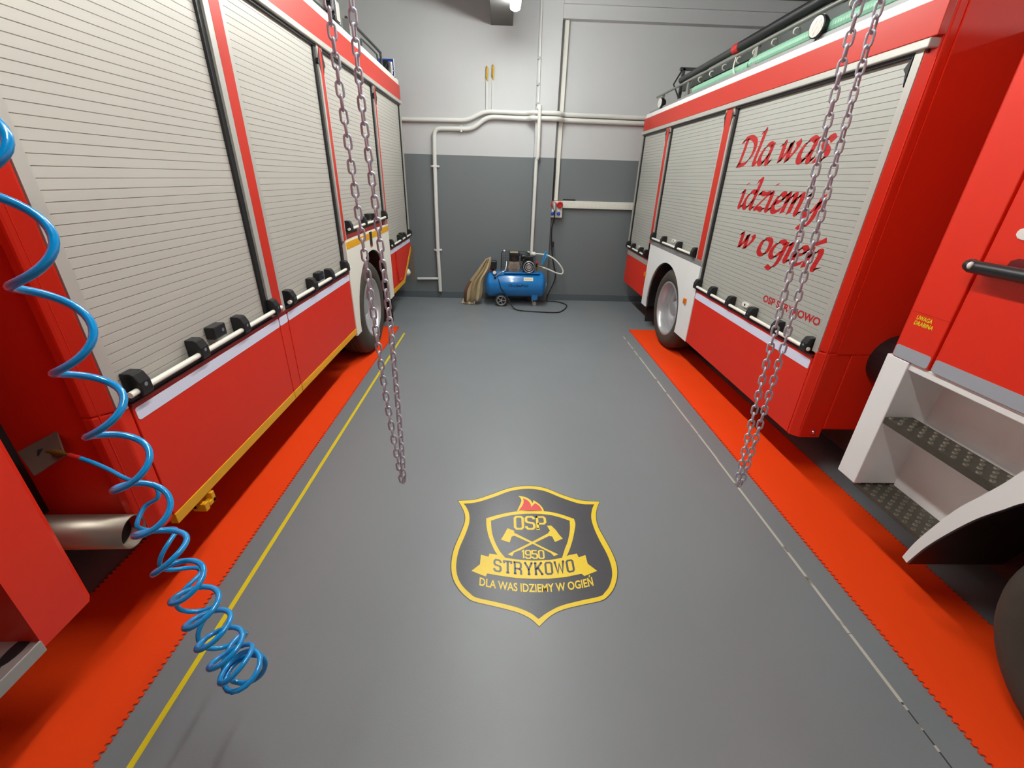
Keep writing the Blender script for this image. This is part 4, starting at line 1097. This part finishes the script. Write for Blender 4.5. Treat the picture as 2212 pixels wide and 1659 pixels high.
chain([(0.760, 1.2, 3.95), (0.770, 1.2, 3.0), (0.777, 1.2, 2.257), (0.786, 1.2, 2.031), (0.802, 1.2, 1.73), (0.818, 1.2, 1.357), (0.838, 1.2, 1.0), (0.8475, 1.2, 0.952), (0.858, 1.2, 1.0),
       (0.853, 1.2, 1.426), (0.844, 1.2, 1.75), (0.831, 1.2, 2.033), (0.824, 1.2, 2.254), (0.822, 1.2, 3.0), (0.820, 1.2, 3.95)],
      'galvanised loop of hoist chain hanging in front of the right fire truck', 0.9)

# ------------------------------------------------------------------ coiled blue air hose
NEAR = [(-0.62,0.60,2.42),(-0.672,0.640,2.25),(-0.693,0.658,2.116),(-0.721,0.679,1.995),(-0.756,0.720,1.870),(-0.798,0.767,1.710),(-0.834,0.805,1.533),(-0.844,0.821,1.379),(-0.854,0.836,1.225),(-0.869,0.851,1.071),(-0.845,0.832,0.963),(-0.828,0.829,0.864),(-0.810,0.819,0.776),(-0.789,0.808,0.708),(-0.768,0.799,0.643),(-0.744,0.788,0.599),(-0.735,0.792,0.561)]
FAR = [(-0.735,0.792,0.561),(-0.78,0.85,0.525),(-0.86,0.91,0.515),(-0.94,0.96,0.53),(-1.00,1.00,0.56),(-1.05,1.05,0.61),(-1.09,1.09,0.67),(-1.15,1.13,0.74),(-1.20,1.17,0.80)]
TAIL = [(-1.229,1.192,0.831),(-1.188,1.204,0.858),(-1.183,1.215,0.881),(-1.205,1.227,0.905),(-1.315,1.262,0.895),(-1.388,1.280,0.925),(-1.440,1.290,0.945),(-1.490,1.302,0.955)]
FIT = [(-1.490,1.302,0.955),(-1.540,1.316,0.958),(-1.620,1.350,0.945),(-1.675,1.374,0.935)]
def coil(axis, phase, r0, samples):
    """Wind the hose around an axis curve; phase(s) in turns, r0(s) radius, s counted in axis points."""
    out = []; C = catmull(axis, samples)
    for i, c in enumerate(C):
        a = C[max(0, i - 1)]; b = C[min(len(C) - 1, i + 1)]
        t = (b - a).normalized()
        side = Vector((0.77, 0.64, 0)); side = (side - t * side.dot(t)).normalized()    # to the right and away
        front = t.cross(side); s_ = i / samples
        ph = 2 * pi * phase(s_); rr = r0(s_)
        out.append(c + side * cos(ph) * rr + front * sin(ph) * rr)
    return out
pn = coil(NEAR, lambda q: (q - 4.5) if q < 15 else 10.5 + (q - 15) * 1.4, lambda q: 0.037 + 0.009 * min(1, max(0, (q - 3.5) / 6)) + 0.006 * min(1, max(0, (q - 10) / 4)), 24)
NF = len(FAR) - 1; P0 = 11.9
pf = coil(FAR, lambda q: P0 + (16.5 - P0) * q / NF, lambda q: 0.052 - 0.010 * q / NF, 24)
path = [Vector((-0.56, 0.56, ZC - 0.01)), Vector((-0.57, 0.565, 3.4)), Vector((-0.59, 0.58, 2.75))] + pn[6:-1] + pf[1:]
tail = catmull([tuple(pf[-6]), tuple(pf[-1])] + TAIL, 7)[7:]
path = path + tail[1:]
hs = thing('coiled_air_hose', (-0.56, 0.56, ZC), 'coiled blue air hose hanging from above and plugged in behind the left cab', 'air hose')
MB().tube(path, 0.0074, 10).build('hose', M['hose'], hs, smooth=80)
mb = MB(); mb.tube(TAIL[-1:] + FIT[1:2], 0.0085, 10); mb.build('hose_ferrule', M['sock_red'], hs, smooth=60)
mb = MB(); mb.tube(catmull(FIT[1:], 4), [0.005, 0.006, 0.0075, 0.009, 0.012, 0.009, 0.010, 0.014, 0.014][:len(catmull(FIT[1:], 4))], 12); mb.build('coupling', M['brass'], hs, smooth=40)

# ------------------------------------------------------------------ back wall pipes, sockets, conduits
def pipe_run(name, pts, r, label, cat='pipe', m='pipe', group=None, clips=(), extra=None, n=None):
    t = thing(name, pts[0], label, cat, group)
    MB().tube(pts, r, 14).build('tube', M[m], t, smooth=60)
    for (x, z, hor) in clips:
        mb = MB()
        if hor: mb.box(x - 0.012, x + 0.012, YW - 2 * r - 0.012, YW, z - r - 0.012, z + r + 0.012)
        else:
            mb.box(x - r - 0.035, x + r + 0.035, YW - 0.02, YW, z - 0.014, z + 0.014); mb.box(x - r - 0.008, x + r + 0.008, YW - 2 * r - 0.012, YW, z - 0.014, z + 0.014)
        mb.build('clip', M[m], t, bevel=0.003)
    return t
def rounded(pts, rad, n=6):
    P = [Vector(p) for p in pts]; out = [P[0]]
    for i in range(1, len(P) - 1):
        a = (P[i - 1] - P[i]); b = (P[i + 1] - P[i]); r = min(rad, a.length * 0.45, b.length * 0.45)
        p0 = P[i] + a.normalized() * r; p2 = P[i] + b.normalized() * r
        for k in range(n + 1):
            t = k / n; out.append(p0.lerp(P[i], t).lerp(P[i].lerp(p2, t), t))
    out.append(P[-1]); return out
yp = YW - 0.045; yq = PY - 0.04
a = pipe_run('wall_pipe', rounded([(-1.035, yp, 0.12), (-1.047, yp, 0.9), (-1.035, yp, 2.1), (-1.02, yp, 2.53), (-0.46, yp, 2.535), (-0.235, yp, 2.698), (0.35, yp, 2.69), (0.42, yq, 2.69), (0.80, yq, 2.688), (0.88, yp, 2.688), (3.0, yp, 2.672)], 0.10), 0.030,
         'white pipe rising from the floor at the left and bending along the wall', group='white wall pipes', clips=((-1.036, 2.03, 0), (-1.047, 0.80, 0), (-0.62, 2.535, 1)))
MB().tube([(-1.04, yp, 0.335), (-1.41, yp, 0.325)], 0.021, 12).build('branch', M['pipe'], a, smooth=60)
MB().cyl((0, yp, 0.325), 0.026, -1.42, -1.38, 'x', 12).build('cap', M['plate'], a) if False else None
pipe_run('wall_pipe', rounded([(-3.0, yp, 2.61), (-0.53, yp, 2.645), (-0.275, yp, 2.765), (0.35, yp, 2.76), (0.42, yq, 2.76), (0.80, yq, 2.757), (0.88, yp, 2.757), (3.0, yp, 2.742)], 0.10), 0.028,
         'upper white pipe running level along the wall behind both trucks', group='white wall pipes', clips=((0.60, 2.76, 1),))
pipe_run('wall_pipe', rounded([(0.512, yq - 0.03, 2.84), (0.519, yq - 0.03, 2.19), (0.500, yq - 0.005, 2.15), (0.487, yq - 0.005, 0.72)], 0.04), 0.026,
         'white drop pipe on the pilaster ending above the compressor', group='white wall pipes', clips=((0.487, 0.80, 0),))
for (x, z0, z1, r, lab) in ((-0.25, 2.76, 3.14, 0.012, 'slim pipe with a brass tip on the wall, left one of the pair'), (-0.166, 2.78, 3.16, 0.008, 'slim pipe with a brass tip on the wall, right one of the pair')):
    t = thing('riser_pipe', (x, YW - 0.03, z0), lab, 'pipe', 'brass tipped risers')
    MB().tube([(x, YW - 0.028, z0), (x, YW - 0.028, z1)], r, 8).build('tube', M['pipe'], t, smooth=60)
    mb = MB(); mb.tube([(x + 0.008, YW - 0.03, z1 - 0.01), (x + 0.012, YW - 0.03, z1 + 0.15)], 0.012, 8)
    mb.tube([(x - 0.008, YW - 0.03, z1 + 0.03), (x - 0.004, YW - 0.03, z1 + 0.155)], 0.007, 6); mb.sphere((x + 0.002, YW - 0.03, z1 + 0.155), 0.014, 8, 6)
    mb.build('brass_tip', M['brass'], t, smooth=60)
t = thing('conduit', (0.48, PY, 3.4), 'thin white conduit with small clips on the left edge of the pilaster', 'conduit')
MB().tube([(0.478, PY - 0.014, ZC - 0.01), (0.498, PY - 0.014, 2.83)], 0.011, 8).build('tube', M['pipe'], t, smooth=60)
for z in (3.40, 3.10, 2.87):
    mb = MB(); mb.box(0.452, 0.50, PY - 0.028, PY, z - 0.012, z + 0.012); mb.build('clip', M['grey_trim'], t)
MB().box(0.475, 0.525, PY - 0.035, PY, 2.80, 2.86).build('coupling', M['pipe'], t, bevel=0.006)
# vertical trunking and black cable beside it
TY = YW - 0.045
mb = MB().box(0.812, 0.872, TY, YW, 1.60, 3.845)
tag(mb.build('cable_trunking', M['pvc'], origin=(0.84, YW, 1.6), bevel=0.003), 'upright white cable trunking between pilaster and socket box', 'trunking')
mb = MB().tube([(0.79, PY + 0.03, 1.60), (0.792, PY + 0.03, 2.0), (0.79, PY + 0.05, 2.19)], 0.010, 8)
tag(mb.build('cable', M['black'], origin=(0.79, PY + 0.03, 1.6), smooth=60), 'short black cable dropping beside the trunking into the socket box', 'cable')
# socket box
sb = thing('socket_box', (0.84, YW, 1.34), 'white power socket box with two red and two blue sockets', 'socket box')
bx0, bx1, bz0, bz1, by = 0.760, 0.950, 1.350, 1.592, YW - 0.09
MB().box(bx0, bx1, by, YW, bz0, bz1).build('box', M['pvc'], sb, bevel=0.008)
for x in (0.808, 0.902):
    mb = MB(); mb.lathe([(0.001, 0.0), (0.044, 0.0), (0.048, -0.02), (0.046, -0.045), (0.036, -0.05), (0.034, -0.03), (0.001, -0.03)], (x, by + 0.002, 1.543), 'y', 20); mb.build('red_socket', M['sock_red'], sb, smooth=40)
for x in (0.800, 0.890):
    mb = MB(); mb.lathe([(0.001, 0.0), (0.026, 0.0), (0.028, -0.03), (0.02, -0.035), (0.001, -0.035)], (x, by + 0.002, 1.415), 'y', 16); mb.build('blue_socket', M['blue'], sb, smooth=40)
    mb = MB(); mb.box(x - 0.012, x + 0.012, by - 0.03, by, 1.438, 1.475); mb.build('socket_hinge', M['pvc'], sb, bevel=0.004)
mb = MB().box(0.955, 2.075, YW - 0.05, YW, 1.492, 1.600)
st = thing('socket_strip', (1.5, YW, 1.49), 'long white wall trunking with a row of sockets, behind the right truck', 'socket strip')
mb.build('channel', M['pvc'], st, bevel=0.004)
for i in range(17):
    x = 1.0 + i * 0.063
    MB().box(x - 0.026, x + 0.026, YW - 0.054, YW - 0.048, 1.512, 1.570).build('socket', M['pvc'], st, bevel=0.003)
mb = MB().box(0.955, 1.155, YW - 0.04, YW - 0.015, 1.6015, 1.622)
tag(mb.build('cable_piece', M['black'], origin=(1.05, YW - 0.03, 1.60), bevel=0.004), 'short black bar lying on top of the white socket strip', 'bar')
pg = thing('power_cable', (0.815, by - 0.08, 1.5), 'black power cable with grey plug hanging from the socket box to the compressor', 'cable')
mb = MB(); mb.tube([(0.812, by - 0.03, 1.555), (0.815, by - 0.085, 1.515), (0.818, by - 0.10, 1.46)], [0.034, 0.026, 0.016], 14); mb.build('plug', M['grey_trim'], pg, smooth=50)
cp = catmull([(0.818, by - 0.10, 1.46), (0.822, by - 0.08, 1.34), (0.80, by - 0.03, 1.20), (0.806, by - 0.02, 1.0), (0.845, by - 0.02, 0.72), (0.905, by - 0.02, 0.5), (0.90, by - 0.02, 0.36), (0.84, by - 0.02, 0.2), (0.79, by - 0.02, 0.08), (0.80, by - 0.04, 0.012), (0.90, 7.27, 0.010), (1.01, 7.21, 0.010), (1.095, 7.06, 0.010),
              (1.07, 6.88, 0.010), (0.99, 6.70, 0.010), (0.87, 6.585, 0.010), (0.53, 6.61, 0.010), (0.30, 6.66, 0.010), (0.20, 6.75, 0.03), (0.135, 6.82, 0.12), (0.07, 6.875, 0.22), (0.0, 6.885, 0.30), (-0.03, 6.90, 0.40), (-0.075, 6.97, 0.50), (-0.10, 7.03, 0.56)], 8)
MB().tube(cp, 0.0095, 8).build('cord', M['rubber'], pg, smooth=80)
mb = MB(); mb.box(0.818, 0.852, by - 0.04, by, 0.90, 0.985); mb.build('cord_switch', M['black'], pg, bevel=0.006)

# ------------------------------------------------------------------ compressor
CY = 7.09
ac = thing('air_compressor', (0.23, CY, 0), 'blue air compressor on wheels with a piston pump on top, standing by the back wall', 'air compressor')
prof = []
xl, xr, RT_ = -0.262, 0.732, 0.205
for i in range(9): a = pi / 2 * i / 8; prof.append((max(0.002, RT_ * sin(a)), xl + 0.085 * (1 - cos(a))))
for i in range(9): a = pi / 2 * (1 - i / 8); prof.append((max(0.002, RT_ * sin(a)), xr - 0.085 * (1 - cos(a))))
mb = MB().lathe(prof, (0, CY, 0.335), 'x', 48)
tank = mb.build('tank', M['tank'], ac, smooth=50)
mb = MB(); mb.box(0.05, 0.62, CY - 0.14, CY + 0.14, 0.525, 0.545); mb.build('base_plate', M['tank'], ac, bevel=0.004)
mb = MB()
for i in range(14):
    a0 = 0
# lettering and rating plate wrap the tank front
def on_tank(x, z):
    dz = max(-0.2, min(0.2, z - 0.335)); return (x, CY - math.sqrt(max(0, (RT_ + 0.0015) ** 2 - dz * dz)), z)
mb = MB(); fit_text(mb, 'GudePol', 0.115, 0.435, 0.043, lambda x, y: on_tank(x, 0.330 + y), bold=0.02, caps=0.73)
mb.build('lettering', M['text_dark'], tank)
mb = MB()
for i in range(4):
    z = 0.425 + 0.012 * i
    mb.add([on_tank(0.362, z), on_tank(0.512, z), on_tank(0.512, z + 0.012), on_tank(0.362, z + 0.012)], [(0, 1, 2, 3)])
    mb.cur = 0
mb.cur = 1
for i in range(2):
    z = 0.438 + 0.012 * i
    mb.add([tuple(Vector(on_tank(xx, zz)) + Vector((0, -0.001, 0.0004))) for (xx, zz) in ((0.378, z), (0.498, z), (0.498, z + 0.009), (0.378, z + 0.009))], [(0, 1, 2, 3)])
mb.build('rating_plate', [M['label'], M['khaki_lt']], tank)
# pump
mb = MB()
mb.box(0.115, 0.295, CY - 0.10, CY + 0.08, 0.545, 0.60)
mb.frustum((0.10, 0.30, CY - 0.09, CY + 0.08, 0.60), (0.125, 0.285, CY - 0.075, CY + 0.07, 0.70))
mb.cyl((0.205, CY - 0.10, 0.635), 0.055, -0.012, 0.0, 'y', 18)
mb.build('crankcase', M['pump'], ac, bevel=0.012)
mb = MB(); mb.cyl((0.205, CY, 0), 0.058, 0.69, 0.79, 'z', 18)
for i in range(5): mb.cyl((0.205, CY, 0), 0.082, 0.70 + i * 0.018, 0.708 + i * 0.018, 'z', 18)
mb.build('cylinder', M['pump_fin'], ac, smooth=40)
mb = MB(); mb.box(0.12, 0.29, CY - 0.08, CY + 0.08, 0.79, 0.835); mb.cur = 1; mb.box(0.135, 0.265, CY - 0.075, CY + 0.05, 0.834, 0.842)
mb.build('cylinder_head', [M['pump_dark'], M['khaki']], ac, bevel=0.008)
mb = MB(); mb.cyl((0.325, CY - 0.0, 0.77), 0.035, 0.0, 0.07, 'x', 14); mb.tube([(0.29, CY, 0.80), (0.33, CY, 0.80), (0.33, CY, 0.70)], 0.018, 8); mb.build('air_filter', M['black'], ac, smooth=40)
# motor with fan cover facing the aisle
mc = (0.437, CY - 0.02, 0.635)
mb = MB(); mb.lathe([(0.001, 0.2), (0.085, 0.2), (0.09, -0.06), (0.097, -0.062), (0.099, -0.12), (0.09, -0.13), (0.065, -0.128), (0.05, -0.122), (0.001, -0.122)], mc, 'y', 32)
for k in range(12):
    a = 2 * pi * k / 12; mb.box(mc[0] + 0.09 * cos(a) - 0.004, mc[0] + 0.09 * cos(a) + 0.004, mc[1] - 0.05, mc[1] + 0.19, mc[2] + 0.09 * sin(a) - 0.004, mc[2] + 0.09 * sin(a) + 0.004)
mb.build('motor', M['pump_dark'], ac, smooth=40)
mb = MB(); mb.lathe([(0.001, -0.131), (0.034, -0.131), (0.036, -0.126)], mc, 'y', 24)
for r in (0.046, 0.078): mb.lathe([(r, -0.1315), (r + 0.006, -0.135), (r + 0.012, -0.1315)], mc, 'y', 24)
mb.build('fan_cover', M['rim'], ac, smooth=40)
mb = MB(); mb.box(0.36, 0.50, mc[1] - 0.04, mc[1] + 0.10, 0.735, 0.79); mb.build('terminal_box', M['black'], ac, bevel=0.008)
mb = MB(); mb.box(0.38, 0.49, mc[1] - 0.09, mc[1] + 0.16, 0.545, 0.56); mb.build('motor_foot', M['pump_dark'], ac)
# belt guard behind the pump
mb = MB(); gy = CY + 0.14
pts = rounded([(0.0, gy, 0.55), (0.0, gy, 0.83), (0.40, gy, 0.83), (0.485, gy, 0.78), (0.485, gy, 0.55)], 0.05)
mb.tube(pts, 0.008, 8)
for i in range(1, 14): mb.tube([(0.035 * i, gy, 0.55), (0.035 * i, gy, 0.825 if i < 12 else 0.79)], 0.0022, 5)
for i in range(1, 8): mb.tube([(0.0, gy, 0.55 + 0.035 * i), (0.485, gy, 0.55 + 0.035 * i)], 0.0022, 5)
mb.build('belt_guard', M['ladder'], ac)
mb = MB(); mb.sphere((0.045, gy - 0.03, 0.838), 0.016, 10, 6); mb.build('guard_bolt', M['handle_white'], ac)
# pressure switch, gauge, valve, pipe
sy = CY - 0.06
mb = MB(); mb.box(-0.178, -0.072, sy - 0.06, sy + 0.05, 0.575, 0.712); mb.build('pressure_switch', M['black'], ac, bevel=0.018, bseg=3)
mb = MB(); mb.tube([(-0.125, sy, 0.575), (-0.125, sy, 0.515)], 0.016, 10); mb.tube([(-0.13, sy - 0.02, 0.545), (-0.105, sy - 0.07, 0.54)], 0.012, 8); mb.cur = 1; mb.cyl((-0.16, sy - 0.02, 0.557), 0.014, -0.015, 0.02, 'x', 10)
mb.build('manifold', [M['pump_dark'], M['sock_red']], ac, smooth=50)
mb = MB(); mb.cyl((-0.105, sy - 0.09, 0.541), 0.033, -0.01, 0.02, 'y', 20); mb.cur = 1; mb.cyl((-0.105, sy - 0.101, 0.541), 0.026, -0.001, 0.0, 'y', 20)
mb.build('pressure_gauge', [M['chrome'], M['handle_white']], ac, smooth=50)
mb = MB(); mb.tube(catmull([(0.085, CY - 0.08, 0.70), (0.075, CY - 0.12, 0.62), (0.06, CY - 0.14, 0.57), (0.0, CY - 0.15, 0.545), (-0.05, CY - 0.15, 0.51), (-0.09, CY - 0.15, 0.475)], 6), 0.0125, 10)
mb.build('delivery_pipe', M['chrome'], ac, smooth=70)
mb = MB(); mb.box(-0.115, -0.075, CY - 0.185, CY - 0.14, 0.445, 0.48); mb.build('check_valve', M['pump_dark'], ac, bevel=0.006)
mb = MB(); mb.tube([(0.575, CY - 0.02, 0.52), (0.575, CY - 0.02, 0.62)], 0.014, 10); mb.tube([(0.575, CY - 0.02, 0.64), (0.62, CY - 0.05, 0.628), (0.655, CY - 0.06, 0.622)], 0.009, 8)
mb.build('outlet_pipe', M['brass'], ac, smooth=60)
mb = MB(); mb.cyl((0.572, CY - 0.02, 0), 0.018, 0.62, 0.672, 'z', 12); mb.cur = 1; mb.cyl((0.572, CY - 0.02, 0), 0.021, 0.672, 0.70, 'z', 14); mb.build('regulator', [M['black'], M['sock_red']], ac, bevel=0.003)
mb = MB(); mb.sphere((0.745, CY - 0.02, 0.335), 0.014, 8, 6); mb.cyl((0, CY, 0.335), 0.03, 0.725, 0.738, 'x', 12); mb.build('end_plug', M['chrome'], ac)
# wheels and castor
for (yy, nm) in ((CY - 0.165, 'wheel'), (CY + 0.165, 'wheel')):
    c = (0.008, yy, 0.096)
    mb = MB(); mb.lathe([(0.07, -0.018), (0.088, -0.02), (0.095, -0.01), (0.095, 0.01), (0.088, 0.02), (0.07, 0.018)], c, 'y', 32)
    w = mb.build('wheel', M['tyre'], ac, smooth=50)
    mb = MB(); mb.lathe([(0.078, -0.019), (0.072, -0.022), (0.064, -0.018), (0.062, 0.004)], c, 'y', 28)
    mb.lathe([(0.018, 0.01), (0.018, -0.022), (0.001, -0.024)], c, 'y', 16)
    mb.cur = 1; mb.cyl((c[0], yy + 0.008, c[2]), 0.064, -0.002, 0.002, 'y', 24); mb.cur = 0
    for k in range(5):
        a = 2 * pi * k / 5; mb.tube([(c[0] + 0.015 * cos(a), yy - 0.008, c[2] + 0.015 * sin(a)), (c[0] + 0.066 * cos(a), yy - 0.008, c[2] + 0.066 * sin(a))], 0.008, 6)
    mb.build('hub', [M['grey_trim'], M['black']], w, smooth=40)
mb = MB(); mb.tube([(0.008, CY - 0.17, 0.096), (0.008, CY + 0.17, 0.096)], 0.009, 8); mb.box(-0.035, 0.05, CY - 0.11, CY + 0.11, 0.09, 0.17); mb.build('axle', M['tank'], ac)
for yy in (CY - 0.11, CY + 0.11):
    mb = MB(); mb.box(0.50, 0.60, yy - 0.035, yy + 0.035, 0.115, 0.20); mb.build('castor_mount', M['tank'], ac, bevel=0.004)
    mb = MB(); mb.box(0.515, 0.525, yy - 0.022, yy + 0.03, 0.035, 0.118) ; mb.box(0.525, 0.575, yy - 0.022, yy + 0.03, 0.105, 0.116); mb.cur = 1
    mb.cyl((0.553, yy, 0.036), 0.035, -0.014, 0.014, 'y', 18)
    mb.build('castor', [M['chrome'], M['grey_trim']], ac, bevel=0.002)
# white hose from drop pipe to compressor, blue strap
wh = thing('white_air_hose', (0.5, 7.15, 0.8), 'white air hose looping from the drop pipe to the compressor outlet', 'air hose')
hp = catmull([(0.49, yq - 0.03, 0.80), (0.56, yq - 0.05, 0.805), (0.64, yq - 0.06, 0.80), (0.74, 7.17, 0.79), (0.85, 7.14, 0.74), (0.95, 7.12, 0.65), (1.005, 7.10, 0.56), (0.985, 7.08, 0.515), (0.90, 7.06, 0.53), (0.78, 7.04, 0.58), (0.66, CY - 0.06, 0.622)], 8)
MB().tube(hp, 0.0115, 10).build('hose', M['pvc'], wh, smooth=80)
mb = MB(); mb.sphere((0.525, yq - 0.045, 0.80), 0.036, 12, 8, (1.1, 1, 0.9)); mb.build('valve_body', M['handle_white'], wh, smooth=60)
bs = thing('blue_strap', (0.71, 7.15, 0.83), 'short blue hose looped over the white hose beside the pilaster', 'hose')
mb = MB(); mb.tube(catmull([(0.66, 7.13, 0.645), (0.68, 7.14, 0.74), (0.705, 7.15, 0.83), (0.735, 7.17, 0.825), (0.715, 7.13, 0.76), (0.69, 7.12, 0.70)], 6), 0.010, 8); mb.build('loop', M['hose'], bs, smooth=70)

# ------------------------------------------------------------------ folded canvas leaning on the compressor
rows = [(-0.205, 6.985, 0.755, 0.075), (-0.235, 6.965, 0.68, 0.16), (-0.292, 6.955, 0.56, 0.235), (-0.385, 6.95, 0.42, 0.26), (-0.435, 6.95, 0.28, 0.325), (-0.452, 6.955, 0.15, 0.33), (-0.47, 6.98, 0.06, 0.30)]
NC = 25
Vt = []; Ft = []; mi = []
rs = catmull([(r[0], r[1], r[2]) for r in rows], 4); ws = catmull([(r[3], 0, 0) for r in rows], 4)
for i, (c, w) in enumerate(zip(rs, ws)):
    f = i / (len(rs) - 1)
    for j in range(NC):
        s = j / (NC - 1) - 0.5
        fold = abs(((s + 0.5) * 3.0) % 1.0 - 0.5) * 2 - 0.5
        Vt.append((c.x + s * w.x * 0.9, c.y + 0.075 * fold * (0.5 + 0.5 * f) + 0.01 * sin(9 * f + 4 * s), c.z + s * w.x * (0.35 - 0.25 * f) + 0.004 * sin(20 * s)))
for i in range(len(rs) - 1):
    for j in range(NC - 1):
        Ft.append((i * NC + j, i * NC + j + 1, (i + 1) * NC + j + 1, (i + 1) * NC + j))
        mi.append(1 if (j // 4) in (1, 4) else (2 if (j // 4 == 0 and i > len(rs) * 0.45) else 0))
mb = MB(); mb.add(Vt, Ft); mb.mi = mi
cv = thing('canvas_sheet', (-0.5, 7.0, 0), 'folded khaki canvas sheet leaning against the left end of the compressor', 'canvas')
o = mb.build('sheet', [M['khaki'], M['khaki_lt'], M['canvas_brown']], cv, smooth=30, recalc=False)
sd = o.modifiers.new('cloth', 'SOLIDIFY'); sd.thickness = 0.006
mb = MB(); mb.add([(-0.645, 7.02, 0.012), (-0.43, 6.98, 0.012), (-0.42, 7.02, 0.06), (-0.62, 7.05, 0.075), (-0.645, 7.03, 0.004), (-0.43, 6.99, 0.004), (-0.42, 7.03, 0.052), (-0.62, 7.06, 0.067)], [(0, 1, 2, 3), (4, 7, 6, 5), (0, 1, 5, 4), (1, 2, 6, 5), (2, 3, 7, 6), (3, 0, 4, 7)])
mb.build('hem', M['khaki_lt'], cv)
mb = MB()
for p in ((-0.635, 6.99, 0.085), (-0.44, 6.972, 0.03), (-0.40, 6.90, 0.11)): mb.sphere(p, 0.012, 8, 6)
mb.build('eyelet', M['chrome'], cv)
